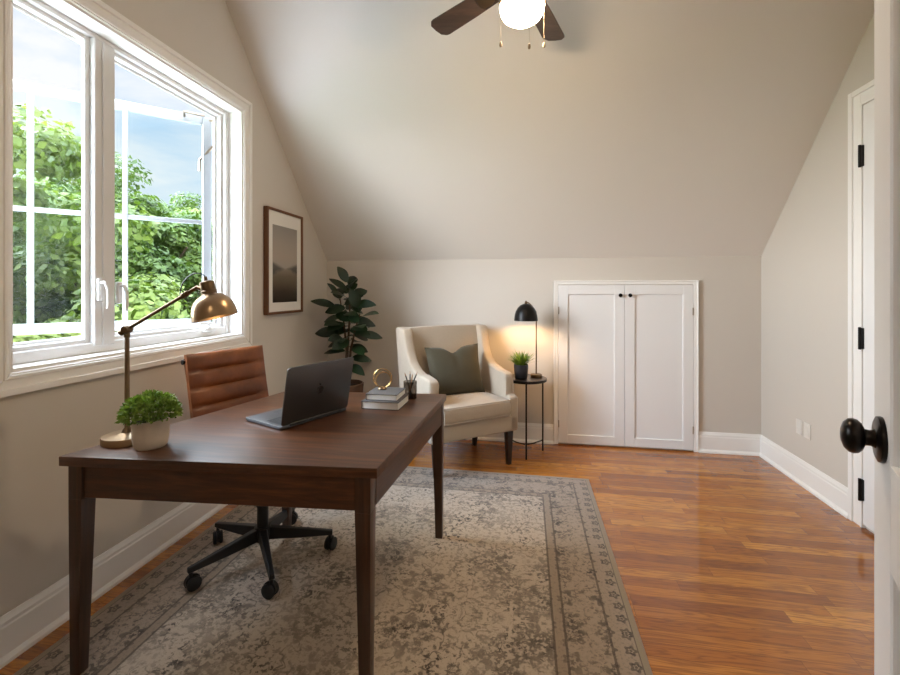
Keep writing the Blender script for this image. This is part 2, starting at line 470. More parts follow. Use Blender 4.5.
# ------------------------------------------------------------------ room numbers (metres)
XL, XR, YB, YF = -1.80, 1.8305, 3.827, -0.10
K, SL, ZC = 1.563, 1.0647, 3.2            # knee wall height, slope of the ceiling, flat ceiling height
YS = YB-(ZC-K)/SL                         # where the slope meets the flat ceiling
WT = 0.20                                 # wall thickness
WY0, WY1, WZ0, WZ1 = 1.276, 2.584, 1.005, 2.452   # window opening

# ------------------------------------------------------------------ setting
bm = B(); box(bm, -2.4, 2.2, -2.6, YB+WT, -0.15, 0.0); struct('floor', bm, 'floor')

def slope_z(y): return K+(YB-y)*SL
bm = B()
mt = Matrix.Translation((XL-WT, 0, 0)) @ YZ
prism(bm, [(YF, 0), (YB, 0), (YB, WZ0), (YF, WZ0)], WT, mt)
prism(bm, [(YF, WZ0), (WY0, WZ0), (WY0, WZ1), (YF, WZ1)], WT, mt)
yk = YB-(WZ1-K)/SL
prism(bm, [(WY1, WZ0), (YB, WZ0), (YB, K), (yk, WZ1), (WY1, WZ1)], WT, mt)
prism(bm, [(YF, WZ1), (yk, WZ1), (YS, ZC), (YF, ZC)], WT, mt)
struct('wall_left', bm, 'wall')
bm = B(); prism(bm, [(YF, 0), (YB, 0), (YB, K), (YS, ZC), (YF, ZC)], WT, Matrix.Translation((XR, 0, 0)) @ YZ); struct('wall_right', bm, 'wall')
bm = B(); box(bm, XL-WT, XR+WT, YB, YB+WT, 0, K); struct('wall_back', bm, 'wall')
bm = B()
DX0, DX1, DZ = -0.92, 0.16, 2.38
box(bm, XL-WT, DX0, YF-0.14, YF, 0, ZC); box(bm, DX1, XR+WT, YF-0.14, YF, 0, ZC); box(bm, DX0, DX1, YF-0.14, YF, DZ, ZC)
struct('wall_front', bm, 'wall')
bm = B()
prism(bm, [(YB+WT, K-WT*SL), (YS, ZC), (YS, ZC+0.25), (YB+WT, K-WT*SL+0.29)], XR-XL+2*WT, Matrix.Translation((XL-WT, 0, 0)) @ YZ)
box(bm, XL-WT, XR+WT, YF-0.14, YS, ZC, ZC+0.25)
struct('ceiling', bm, 'ceiling')
# hallway behind the doorway
bm = B(); box(bm, -1.5, -1.4, -2.5, YF-0.14, 0, 2.75); struct('wall_hall_left', bm, 'wall')
bm = B(); box(bm, 0.95, 1.05, -2.5, YF-0.14, 0, 2.75); struct('wall_hall_right', bm, 'wall')
bm = B(); box(bm, -1.5, 1.05, -2.6, -2.5, 0, 2.75); struct('wall_hall_back', bm, 'wall')
bm = B(); box(bm, -1.5, 1.05, -2.6, YF-0.14, 2.75, 2.85); struct('ceiling_hall', bm, 'ceiling')
bm = B()
for x0, x1, z0, z1 in ((DX0-0.09, DX0, 0, DZ+0.09), (DX1, DX1+0.09, 0, DZ+0.09), (DX0, DX1, DZ, DZ+0.09)):
    box(bm, x0, x1, YF-0.155, YF-0.14, z0, z1, 0.004)
struct('trim_1', bm, 'trim')

# baseboards: flat board, stepped cap, quarter round
def baseboard(name, length, mtx):
    prof = [(0, 0), (0.030, 0), (0.028, 0.012), (0.020, 0.022), (0.016, 0.026), (0.016, 0.122), (0.013, 0.128), (0.013, 0.140),
            (0.008, 0.150), (0.006, 0.160), (0, 0.160)]
    bm = B(); prism(bm, prof, length, mtx); struct(name, bm, 'trim', None, 25)
# local (u = out from the wall, v = up, w = along)
baseboard('baseboard_left', YB-YF, Matrix(((1, 0, 0, XL), (0, 0, 1, YF), (0, 1, 0, 0), (0, 0, 0, 1))))
baseboard('baseboard_right', YB-2.847, Matrix(((-1, 0, 0, XR), (0, 0, 1, 2.847), (0, 1, 0, 0), (0, 0, 0, 1))))
def bb_back(name, x0, x1):
    baseboard(name, x1-x0, Matrix(((0, 0, 1, x0), (-1, 0, 0, YB), (0, 1, 0, 0), (0, 0, 0, 1))))
bb_back('baseboard_back', XL, 0.238); bb_back('baseboard_back_right', 1.366, XR)

# ------------------------------------------------------------------ window (left wall)
win = struct_empty('window_1', (0, 0, 0))
def casing(bm, y0, y1, z0, z1, w, x, sgn):
    """mitred moulded casing around an opening in a wall facing +-X"""
    for a, b_, d in ((0.0, w, 0.014), (w-0.026, w, 0.022), (0.008, 0.024, 0.018)):
        o, i = b_, a
        quads = [[(y0-o, z0-o), (y1+o, z0-o), (y1+i, z0-i), (y0-i, z0-i)], [(y0-o, z1+o), (y0-i, z1+i), (y1+i, z1+i), (y1+o, z1+o)],
                 [(y0-o, z0-o), (y0-i, z0-i), (y0-i, z1+i), (y0-o, z1+o)], [(y1+i, z0-i), (y1+o, z0-o), (y1+o, z1+o), (y1+i, z1+i)]]
        for q in quads: prism(bm, q, d*sgn, Matrix.Translation((x, 0, 0)) @ YZ, 0.003, 1)
bm = B(); casing(bm, WY0, WY1, WZ0, WZ1, 0.080, XL, 1); obj('window_trim', bm, 'trim', win)
# jamb liner
bm = B()
x0, x1 = XL-WT, XL+0.004
box(bm, x0, x1, WY0, WY0+0.012, WZ0, WZ1); box(bm, x0, x1, WY1-0.012, WY1, WZ0, WZ1)
box(bm, x0, x1, WY0+0.012, WY1-0.012, WZ0, WZ0+0.012); box(bm, x0, x1, WY0+0.012, WY1-0.012, WZ1-0.012, WZ1)
obj('jamb', bm, 'trim', win)
# vinyl frame, stepped, with the middle mullion
bm = B()
MY0, MY1 = 1.664, 1.765
fy0, fy1, fz0, fz1 = WY0+0.012, WY1-0.012, WZ0+0.012, WZ1-0.012
fx0, fx1 = -1.945, -1.885
for k, (w, a, b_) in enumerate(((0.034, fx0, fx1), (0.052, fx0, fx1-0.022), (0.066, fx0, fx1-0.052))):
    box(bm, a, b_, fy0, fy0+w, fz0, fz1, 0.003, 1); box(bm, a, b_, fy1-w, fy1, fz0, fz1, 0.003, 1)
    box(bm, a, b_, fy0+w, fy1-w, fz0, fz0+w+0.012, 0.003, 1); box(bm, a, b_, fy0+w, fy1-w, fz1-w+0.012, fz1, 0.003, 1)
obj('window_frame', bm, 'vinyl', win)
bm = B()
box(bm, fx1-0.045, fx1+0.006, MY0, MY1, fz0+0.03, fz1-0.02, 0.004, 1)
box(bm, fx1-0.04, fx1-0.02, MY0-0.022, MY1+0.018, fz0+0.04, fz1-0.02, 0.003, 1)
box(bm, fx1+0.004, fx1+0.014, MY0+0.034, MY0+0.066, fz0+0.03, fz1-0.02, 0.003, 1)
obj('mullion', bm, 'vinyl', win)
# two lever locks and the crank handle
for yy, zz in ((MY0+0.02, 1.300), (MY1+0.014, 1.285)):
    bm = B()
    box(bm, fx1+0.0, fx1+0.02, yy-0.012, yy+0.012, zz-0.05, zz+0.05, 0.004)
    tube(bm, [(fx1+0.015, yy, zz+0.03), (fx1+0.04, yy, zz+0.032), (fx1+0.047, yy+0.006, zz+0.0), (fx1+0.043, yy+0.012, zz-0.06), (fx1+0.038, yy+0.012, zz-0.085)], [0.008, 0.008, 0.007, 0.006, 0.005], 8)
    obj('handle', bm, 'vinyl', win)
bm = B()
box(bm, fx1-0.02, fx1+0.02, 2.33, 2.43, fz0+0.03, fz0+0.055, 0.006)
tube(bm, [(fx1+0.01, 2.38, fz0+0.05), (fx1+0.025, 2.36, fz0+0.075), (fx1+0.03, 2.30, fz0+0.085), (fx1+0.03, 2.27, fz0+0.08)], 0.008, 8)
obj('crank_handle', bm, 'vinyl', win)
# outward swung casement sash (local x runs from the hinge stile to the free stile)
SW, SZ0, SZ1 = 1.20, 1.062, 2.395
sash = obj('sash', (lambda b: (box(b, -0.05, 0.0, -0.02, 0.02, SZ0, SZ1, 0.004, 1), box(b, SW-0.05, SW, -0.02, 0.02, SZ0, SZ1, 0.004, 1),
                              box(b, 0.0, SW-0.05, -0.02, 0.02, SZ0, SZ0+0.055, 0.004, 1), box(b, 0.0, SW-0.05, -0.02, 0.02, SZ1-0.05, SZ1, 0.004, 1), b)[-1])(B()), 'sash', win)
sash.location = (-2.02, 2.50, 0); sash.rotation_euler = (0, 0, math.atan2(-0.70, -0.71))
bm = B()
for x in (0.394, 0.799): box(bm, x-0.013, x+0.013, -0.012, 0.012, SZ0+0.05, SZ1-0.045, 0.003, 1)
box(bm, 0, SW-0.05, -0.011, 0.011, 1.712, 1.738, 0.003, 1)
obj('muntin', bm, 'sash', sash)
bm = B(); box(bm, -0.002, SW-0.045, -0.003, 0.003, SZ0+0.05, SZ1-0.045); obj('pane', bm, 'glass', sash)
bm = B()
for z in (SZ0+0.012, SZ1-0.02):
    tube(bm, [(-1.955, 2.44, z), (-2.03, 2.36, z), (-2.08, 2.42, z)], 0.009, 6)
    tube(bm, [(-1.955, 2.53, z), (-2.02, 2.50, z)], 0.009, 6)
tube(bm, [(-1.955, 2.515, 2.21), (-2.03, 2.49, 2.12), (-2.03, 2.49, 2.05)], 0.008, 6)
obj('hinge_arm', bm, 'nickel', win)

# ------------------------------------------------------------------ doors
def door_leaf(bm, w, h, t, arch=0.10):
    """two-panel camber-top leaf: x 0..w, thickness y -t/2..t/2, both faces panelled"""
    st, tr, mr0, mr1, br = 0.118, 0.125, 0.86, 1.02, 0.235
    iw = w-2*st
    box(bm, 0, st, -t/2, t/2, 0, h, 0.003, 1); box(bm, w-st, w, -t/2, t/2, 0, h, 0.003, 1)
    box(bm, st, w-st, -t/2, t/2, 0, br); box(bm, st, w-st, -t/2, t/2, mr0, mr1)
    pts = [(st, h), (w-st, h)]
    for i in range(17):
        u = 1-i/16*2
        pts.append((w/2+u*iw/2, h-tr-arch*(u*u)))
    prism(bm, pts, t, Matrix.Translation((0, -t/2, 0)) @ XZ)
    box(bm, st, w-st, -t/2+0.012, t/2-0.012, br, h-tr+0.01)
    for z0, z1 in ((br, mr0), (mr1, h-tr-arch)):
        box(bm, st+0.04, w-st-0.04, -t/2+0.006, t/2-0.006, z0+0.04, z1-0.04, 0.006, 1)
    return bm

def knob_bm(sgn=1):
    """door knob along local +Z: rosette, neck and flattened egg knob"""
    ro = lathe(B(), [(0, 0), (0.036, 0), (0.037, 0.003), (0.036, 0.008), (0.030, 0.011), (0.0, 0.012)], 40)
    ne = lathe(B(), [(0.016, 0.010), (0.0125, 0.018), (0.0135, 0.030)], 24)
    kn = lathe(B(), [(0, 0.026), (0.015, 0.0265), (0.022, 0.030), (0.027, 0.036), (0.0285, 0.043), (0.027, 0.050), (0.021, 0.057), (0.011, 0.061), (0, 0.062)], 40)
    return ro, ne, kn

# closed door on the right wall, hinges at its far side
bm = B()
cy0, cy1 = 2.748, 2.846
dcx = XR
z_in, z_out = 2.304, 2.404
for w0, w1, d in ((cy0+0.0145, cy1-0.0305, 0.018), (cy1-0.03, cy1, 0.026), (cy0, cy0+0.014, 0.022)):
    top = {0.018: z_in+0.07, 0.026: z_out, 0.022: z_in+0.014}[d]
    box(bm, XR-d, XR, w0, w1, 0, top, 0.002, 1)
for z0, z1, d, ye in ((z_in+0.0145, z_out-0.0305, 0.018, cy0+0.0145), (z_out-0.03, z_out, 0.026, cy1-0.0305), (z_in, z_in+0.014, 0.022, cy0-0.0005)):
    box(bm, XR-d, XR, 1.70, ye, z0, z1, 0.002, 1)
box(bm, XR-0.016, XR, 1.70, 1.764, 0, z_in, 0.003, 1)
struct('trim_2', bm, 'trim')
DW = 0.98
d1 = struct_empty('door_1', (XR-0.0065, cy0-0.003, 0), 0)
bm = B(); door_leaf(bm, DW, 2.279, 0.010+0.018)
bmesh.ops.rotate(bm, cent=(0, 0, 0), matrix=Matrix.Rotation(-PI/2, 3, 'Z'), verts=bm.verts)
bmesh.ops.translate(bm, vec=(0.0, -0.004, 0.022), verts=bm.verts)
obj('leaf', bm, 'door', d1)
for z in (2.026, 1.034, 0.211):
    bm = B(); box(bm, -0.026, -0.010, -0.016, 0.012, z-0.057, z+0.057, 0.002, 1)
    lathe(bm, [(0, -0.062), (0.007, -0.060), (0.007, 0.060), (0, 0.062)], 12, Matrix.Translation((-0.027, -0.002, z)))
    obj('hinge', bm, 'black_metal', d1)

# open entrance door beside the camera
th = math.radians(25.4)
LW = 1.05
rx, ry = 0.5685, 0.8175
ex, ey = rx+0.068*math.sin(th), ry+0.068*math.cos(th)
hx, hy = ex-LW*math.sin(th), ey-LW*math.cos(th)
T = 0.042
# leaf local x from hinge to free edge; local +y is the face seen by the camera
d2 = struct_empty('door_2', (hx+T/2*math.cos(th), hy-T/2*math.sin(th), 0.012), PI/2-th)
bm = door_leaf(B(), LW, 2.34, T); obj('leaf', bm, 'door', d2)
kz = 1.046
for side in (1, -1):
    ro, ne, kn = knob_bm()
    kp = Matrix.Translation((LW-0.068, side*T/2, kz)) @ Matrix.Rotation(-side*PI/2, 4, 'X') @ Matrix.Diagonal((1, 1, 0.84, 1))
    dk = obj('doorknob', merge(B(), kn, kp), 'bronze', d2)
    obj('rosette', merge(B(), ro, kp), 'bronze', dk); obj('neck', merge(B(), ne, kp), 'bronze', dk)

# knee-wall cupboard doors on the back wall
CX0, CX1, CX2, CZ = 0.273, 0.805, 1.333, 1.340
bm = B()
for d_, i_, o_ in ((0.022, 0.0, 0.034), (0.028, 0.022, 0.034)):
    box(bm, CX0-o_, CX0-i_, YB-d_, YB, 0, CZ+o_, 0.003, 1); box(bm, CX2+i_, CX2+o_, YB-d_, YB, 0, CZ+o_, 0.003, 1)
    box(bm, CX0-i_, CX2+i_, YB-d_, YB, CZ+i_, CZ+o_, 0.003, 1)
struct('trim_3', bm, 'trim')
for i, (a, b_) in enumerate(((CX0+0.003, CX1-0.0015), (CX1+0.0015, CX2-0.003))):
    dd = struct_empty('door_%d' % (i+3), (a, YB, 0.014))
    w, h = b_-a, CZ-0.018
    bm = B(); s = 0.078
    box(bm, 0, s, -0.022, 0, 0, h, 0.002, 1); box(bm, w-s, w, -0.022, 0, 0, h, 0.002, 1)
    box(bm, s, w-s, -0.022, 0, 0, s-0.006, 0.002, 1); box(bm, s, w-s, -0.022, 0, h-s, h, 0.002, 1)
    box(bm, s-0.005, w-s+0.005, -0.010, 0, 0.05, h-0.05)
    obj('leaf', bm, 'door', dd)
    kx = w-0.034 if i == 0 else 0.038
    bm = lathe(B(), [(0, 0), (0.009, 0), (0.006, 0.004), (0.005, 0.012), (0.013, 0.017), (0.016, 0.023), (0.012, 0.029), (0, 0.031)], 20,
               Matrix.Translation((kx, -0.022, 1.238)) @ Matrix.Rotation(PI/2, 4, 'X'))
    obj('knob', bm, 'bronze', dd)
    for z in (1.11, 0.16):
        hxx = 0.004 if i == 0 else w-0.004
        bm = lathe(B(), [(0, -0.03), (0.004, -0.03), (0.004, 0.03), (0, 0.03)], 8, Matrix.Translation((hxx, -0.023, z)))
        obj('hinge', bm, 'nickel', dd)

# ------------------------------------------------------------------ rug
RX0, RX1, RY0, RY1 = -1.69, 0.424, 0.36, 3.125
hw, hl = (RX1-RX0)/2, (RY1-RY0)/2
bm = B(); box(bm, -hw, hw, -hl, hl, 0, 0.010, 0.003, 2)
r = obj('area_rug', bm, rug_mat(hw, hl)); r.location = ((RX0+RX1)/2, (RY0+RY1)/2, 0.0005); r.rotation_euler = (0, 0, math.radians(-0.2))
tag(r, 'faded beige and grey floral area rug under the desk', 'rug')
RZ = 0.0105

# ------------------------------------------------------------------ desk
TOP = 0.75
NL, NR, FR, FL = (-1.516, 1.218), (-0.448, 1.300), (-0.408, 2.288), (-1.275, 2.215)
desk = thing('desk', 'dark walnut writing desk with tapered legs standing on the rug', 'desk', (-0.95, 1.72, RZ))
ox, oy = -0.95, 1.72
def L(p): return (p[0]-ox, p[1]-oy)
bm = prism(B(), [L(NL), L(NR), L(FR), L(FL)], 0.033, Matrix.Translation((0, 0, TOP-0.033-RZ)), 0.003, 2); obj('tabletop', bm, 'walnut_x', desk)
# leg positions (outer corner insets)
legs = [(-1.478, 1.266, 1, 1), (-0.500, 1.338, -1, 1), (-0.446, 2.254, -1, -1), (-1.250, 2.178, 1, -1)]
za0, za1 = 0.605-RZ, TOP-0.033-RZ
lh, lb = 0.026, 0.0175
for x, y, sx, sy in legs:
    bm = B()
    taper(bm, (x-ox, y-oy, za0-0.005), (lh, lh), (x-ox, y-oy, za1), (lh, lh), 0.0015)
    taper(bm, (x-ox-sx*0.006, y-oy-sy*0.006, 0.0), (lb, lb), (x-ox, y-oy, za0-0.005), (lh, lh), 0.0015)
    obj('leg', bm, 'walnut_z', desk)
def apron(name, p, q, mat, side):
    p, q = Vector((p[0]-ox, p[1]-oy)), Vector((q[0]-ox, q[1]-oy))
    d = (q-p).normalized(); n = Vector((-d.y, d.x))*side
    off = 0.026 if name == 'side' else 0.020
    a, b_ = p+d*lh, q-d*lh
    pts = [a+n*off, b_+n*off, b_+n*(off-0.022), a+n*(off-0.022)]
    bm = prism(B(), [tuple(v) for v in pts], za1-za0, Matrix.Translation((0, 0, za0)), 0.0015, 1)
    obj('apron', bm, mat, desk)
P4 = [(x, y) for x, y, _, _ in legs]
apron('front', P4[0], P4[1], 'walnut_x', -1); apron('side', P4[1], P4[2], 'walnut_y', -1)
apron('front', P4[2], P4[3], 'walnut_x', -1); apron('side', P4[3], P4[0], 'walnut_y', -1)

# ------------------------------------------------------------------ office chair
oc = thing('office_chair', 'brown leather office chair with ribbed back, pulled up to the desk', 'chair', (-1.243, 1.942, RZ), math.radians(-21))
# local +x is the way the chair faces
def ribbed(bm, n, length, width, thick, depth, place):
    """padded strip with n horizontal ribs; place(s, t, d) maps length, width, depth to 3-D"""
    ns, nt = n*8, 10
    top, bot = [], []
    for i in range(ns+1):
        s = i/ns
        rib = abs(math.sin(PI*s*n))**0.45
        rowt, rowb = [], []
        for j in range(nt+1):
            t = j/nt*2-1
            e = (1-abs(t)**8)**0.5 if abs(t) < 1 else 0.0
            rowt.append(bm.verts.new(place(s*length, t*width/2, thick*0.5+depth*rib*e)))
            rowb.append(bm.verts.new(place(s*length, t*width/2, -thick*0.5)))
        top.append(rowt); bot.append(rowb)
    for i in range(ns):
        for j in range(nt):
            bm.faces.new((top[i][j], top[i+1][j], top[i+1][j+1], top[i][j+1]))
            bm.faces.new((bot[i][j], bot[i][j+1], bot[i+1][j+1], bot[i+1][j]))
        bm.faces.new((top[i][0], bot[i][0], bot[i+1][0], top[i+1][0])); bm.faces.new((top[i][nt], top[i+1][nt], bot[i+1][nt], bot[i][nt]))
    for j in range(nt):
        bm.faces.new((top[0][j], top[0][j+1], bot[0][j+1], bot[0][j])); bm.faces.new((top[ns][j], bot[ns][j], bot[ns][j+1], top[ns][j+1]))
    bmesh.ops.recalc_face_normals(bm, faces=bm.faces)
    return bm
lean = math.radians(13)
def back_place(s, t, d):
    bulge = 0.02*math.sin(PI*s/0.52)
    return (-0.195-math.sin(lean)*s+math.cos(lean)*d-bulge*0.5, t+0.012, 0.475+math.cos(lean)*s+math.sin(lean)*d)
obj('backrest', ribbed(B(), 6, 0.515, 0.415, 0.022, 0.016, back_place), 'leather', oc, 50)
def seat_place(s, t, d): return (-0.20+s, t, 0.475+d-0.03*(s/0.42)**3)
obj('seat', ribbed(B(), 5, 0.42, 0.45, 0.022, 0.014, seat_place), 'leather', oc, 50)
for sy in (-1, 1):
    bm = B(); y = sy*0.196+0.012
    tube(bm, [(-0.330, y, 0.955), (-0.302, y, 0.84), (-0.265, y, 0.66), (-0.235, y, 0.53), (-0.20, y, 0.468), (-0.15, y, 0.452), (0.05, y, 0.456), (0.20, y, 0.434), (0.225, y, 0.42)], 0.009, 8)
    obj('side_frame', bm, 'black_metal', oc)
    bm = lathe(B(), [(0, -0.010), (0.012, -0.010), (0.012, 0.010), (0, 0.010)], 14, Matrix.Translation((-0.322, sy*0.206+0.012, 0.94)) @ Matrix.Rotation(PI/2, 4, 'X'))
    obj('frame_cap', bm, 'black_metal', oc)
for x, z in ((-0.262, 0.67), (0.02, 0.452)): obj('cross_bar', tube(B(), [(x, -0.20, z), (x, 0.20, z)], 0.009, 8), 'black_metal', oc)
bm = B(); box(bm, -0.11, 0.11, -0.08, 0.08, 0.395, 0.445, 0.01); obj('tilt_mechanism', bm, 'plastic_black', oc)
bm = B(); lathe(bm, [(0, 0.10), (0.026, 0.10), (0.026, 0.25), (0.030, 0.252), (0.030, 0.26), (0.017, 0.262), (0.017, 0.40), (0, 0.40)], 20); obj('gas_column', bm, 'plastic_black', oc)
bm = B(); lathe(bm, [(0, 0.085), (0.036, 0.09), (0.042, 0.12), (0.036, 0.155), (0, 0.157)], 24)
obj('base_hub', bm, 'plastic_black', oc)
for k in range(5):
    a = math.radians(21+21+72*k)
    d = Vector((math.cos(a), math.sin(a), 0)); n = Vector((-d.y, d.x, 0))
    bm = B(); vs = []
    for s, hwid, z0, z1 in ((0.03, 0.022, 0.095, 0.15), (0.16, 0.017, 0.085, 0.128), (0.325, 0.012, 0.078, 0.100)):
        c = d*s
        vs.append([bm.verts.new(c+n*u*hwid+Vector((0, 0, z))) for u, z in ((-1, z0), (1, z0), (0.75, z1), (-0.75, z1))])
    for A, B_ in zip(vs, vs[1:]):
        for i in range(4): bm.faces.new((A[i], A[(i+1) % 4], B_[(i+1) % 4], B_[i]))
    bm.faces.new(vs[0][::-1]); bm.faces.new(vs[-1])
    bmesh.ops.recalc_face_normals(bm, faces=bm.faces)
    bmesh.ops.bevel(bm, geom=list(bm.edges), offset=0.003, segments=1, affect='EDGES')
    obj('base_arm', bm, 'plastic_black', oc)
    c = d*0.312
    bm = B(); tube(bm, [(c.x, c.y, 0.05), (c.x, c.y, 0.088)], 0.008, 8)
    ca = a+1.1+k*0.7
    cd = Vector((math.cos(ca), math.sin(ca), 0))
    ax = Vector((-cd.y, cd.x, 0))
    wc = c+cd*0.008
    tube(bm, [wc-ax*0.004+Vector((0, 0, 0.036)), wc+ax*0.004+Vector((0, 0, 0.036))], 0.030, 18)
    cst = obj('caster', bm, 'plastic_black', oc)
    for sg in (-1, 1):
        wb = lathe(B(), [(0, -0.009), (0.024, -0.009), (0.030, -0.005), (0.030, 0.005), (0.024, 0.009), (0, 0.009)], 22, align(wc+ax*0.014*sg+Vector((0, 0, 0.030)), ax))
        obj('wheel', wb, 'rubber', cst)

# ------------------------------------------------------------------ laptop
lp = thing('laptop', 'open dark grey laptop on the walnut desk, screen turned to the leather chair', 'laptop', (-0.934, 1.581, TOP), math.radians(66))
# local +x runs along the hinge, local +y towards the keyboard's front edge
LWD, LDP = 0.345, 0.246
def rrect(w, h, r, n=5, x0=0, y0=0):
    pts = []
    for cx, cy, a0 in ((w-r, r, -PI/2), (w-r, h-r, 0), (r, h-r, PI/2), (r, r, PI)):
        for i in range(n+1):
            a = a0+PI/2*i/n; pts.append((x0+cx+r*math.cos(a), y0+cy+r*math.sin(a)))
    return pts
bm = prism(B(), rrect(LWD, LDP, 0.012), 0.011, Matrix.Translation((0, 0, 0.003)), 0.002, 2)
for x in (0.03, LWD-0.03):
    for y in (0.03, LDP-0.03): lathe(bm, [(0, 0), (0.006, 0), (0.006, 0.004), (0, 0.004)], 10, Matrix.Translation((x, y, 0)))
obj('base', bm, 'laptop_deck', lp)
bm = B(); box(bm, 0.02, LWD-0.02, 0.028, 0.125, 0.0136, 0.0146)
kb = obj('keyboard', bm, 'keys', lp)
bm = B()
for rI in range(6):
    nk = 13
    for k in range(nk):
        x = 0.024+(LWD-0.048)*k/nk; y = 0.032+rI*0.0155
        box(bm, x, x+(LWD-0.048)/nk-0.003, y, y+0.0128, 0.0144, 0.0158, 0.0006, 1)
obj('keys', bm, 'keys', kb)
bm = prism(B(), rrect(0.12, 0.075, 0.006, 4, LWD/2-0.06, 0.142), 0.0008, Matrix.Translation((0, 0, 0.0139))); obj('trackpad', bm, 'laptop_deck', lp)
# lid, leaning back past upright (towards local -y)
tilt = math.radians(101)
lidm = Matrix.Translation((0, 0.004, 0.015)) @ Matrix.Rotation(tilt, 4, 'X')
LH = 0.238
bm = prism(B(), rrect(LWD, LH, 0.014), 0.006, lidm @ Matrix.Translation((0, 0, -0.003)), 0.0015, 2); lid = obj('lid', bm, 'laptop', lp)
# after the turn the inner face is local +z of the prism's frame turned to the keyboard side
bm = prism(B(), rrect(LWD-0.016, LH-0.02, 0.008, 4, 0.008, 0.012), 0.0006, lidm @ Matrix.Translation((0, 0, -0.0036)))
obj('screen', bm, plain('dark_screen', (16, 17, 20), 0.12, var=0.05), lid)
tube_b = B(); tube(tube_b, [(0.04, 0.002, 0.014), (LWD-0.04, 0.002, 0.014)], 0.006, 10); obj('hinge', tube_b, 'plastic_black', lp)
# bitten-fruit mark on the outside of the lid
def fruit(cx, cy, s, flip=1):
    out = []
    n = 72
    for i in range(n):
        a = 2*PI*i/n
        x, y = math.cos(a), math.sin(a)
        rr = 1.0-0.16*max(0, math.sin(a))**6-0.11*max(0, -math.sin(a))**10
        px, py = rr*x*0.92, rr*y
        if px > 0 and py < 0: px *= 1-0.14*(-py)
        if px < 0 and py < 0: px *= 1-0.14*(-py)
        bx, by, br = 1.10, 0.16, 0.44            # the bite
        dd = math.hypot(px-bx, py-by)
        if dd < br:
            k = math.atan2(py-by, px-bx); px, py = bx+br*math.cos(k), by+br*math.sin(k)
        out.append((cx+flip*px*s, cy+py*s))
    leaf = []
    for i in range(13):
        u = i/12; leaf.append((0.02+0.36*u-0.10*math.sin(PI*u), 1.02+0.50*u+0.10*math.sin(PI*u)))
    for i in range(1, 12):
        u = 1-i/12; leaf.append((0.02+0.36*u+0.14*math.sin(PI*u), 1.02+0.50*u-0.12*math.sin(PI*u)))
    return out, [(cx+flip*x*s, cy+y*s) for x, y in leaf]
body, lf = fruit(LWD/2, LH*0.5, 0.019, -1)
bm = B()
for pl in (body, lf): prism(bm, pl, 0.0005, lidm @ Matrix.Translation((0, 0, 0.0029)))
obj('logo', bm, 'laptop_mark', lid)

# ------------------------------------------------------------------ books, ornament, pencil cup
def page_mat():
    m, g, b = new_mat('paper_edges')
    co = obj_coord(g)
    n = g.noise(g.mapping(co, (2, 2, 900)), 1.0, 2)
    g.link(g.mix(n, lin((214, 207, 196)), lin((240, 236, 228))), b.inputs['Base Color']); b.inputs['Roughness'].default_value = 0.85
    return m
M['pages'] = page_mat()
def book(label, x, y, z, w, d, h, rz):
    t = thing('book', label, 'book', (x, y, z), rz, 'books on the desk')
    bm = B(); c = 0.0035
    box(bm, -w/2, w/2, -d/2, d/2, 0, c, 0.001, 1); box(bm, -w/2, w/2, -d/2, d/2, h-c, h, 0.001, 1)
    box(bm, -w/2, -w/2+c, -d/2, d/2, c*0.5, h-c*0.5, 0.001, 1)
    obj('cover', bm, 'book_cover', t)
    bm = B(); box(bm, -w/2+c, w/2-0.003, -d/2+0.003, d/2-0.003, c, h-c); obj('pages', bm, 'pages', t)
    return t
book('lower thicker grey book lying flat on the desk under the other book', -0.652, 2.020, TOP, 0.178, 0.172, 0.037, math.radians(-1))
book('upper thinner grey book lying on the lower book, under the gold ring ornament', -0.652, 2.026, TOP+0.0372, 0.150, 0.150, 0.030, math.radians(0))
bz = TOP+0.0674
orn = thing('ring_ornament', 'small gold double ring ornament standing on top of the books', 'ornament', (-0.680, 2.055, bz), math.radians(10))
bm = lathe(B(), [(0, 0), (0.022, 0), (0.023, 0.004), (0.018, 0.009), (0, 0.010)], 24); obj('base', bm, 'brass_dark', orn)
for ang, rr, off in ((-6, 0.045, 0.0), (24, 0.037, 0.003)):
    ca, sa = math.cos(math.radians(ang)), math.sin(math.radians(ang))
    pts = [(ca*rr*math.cos(2*PI*i/40)+off, sa*rr*math.cos(2*PI*i/40), 0.008+rr+rr*math.sin(2*PI*i/40)) for i in range(40)]
    obj('hoop', tube(B(), pts, 0.0024, 8, True), 'gold', orn)

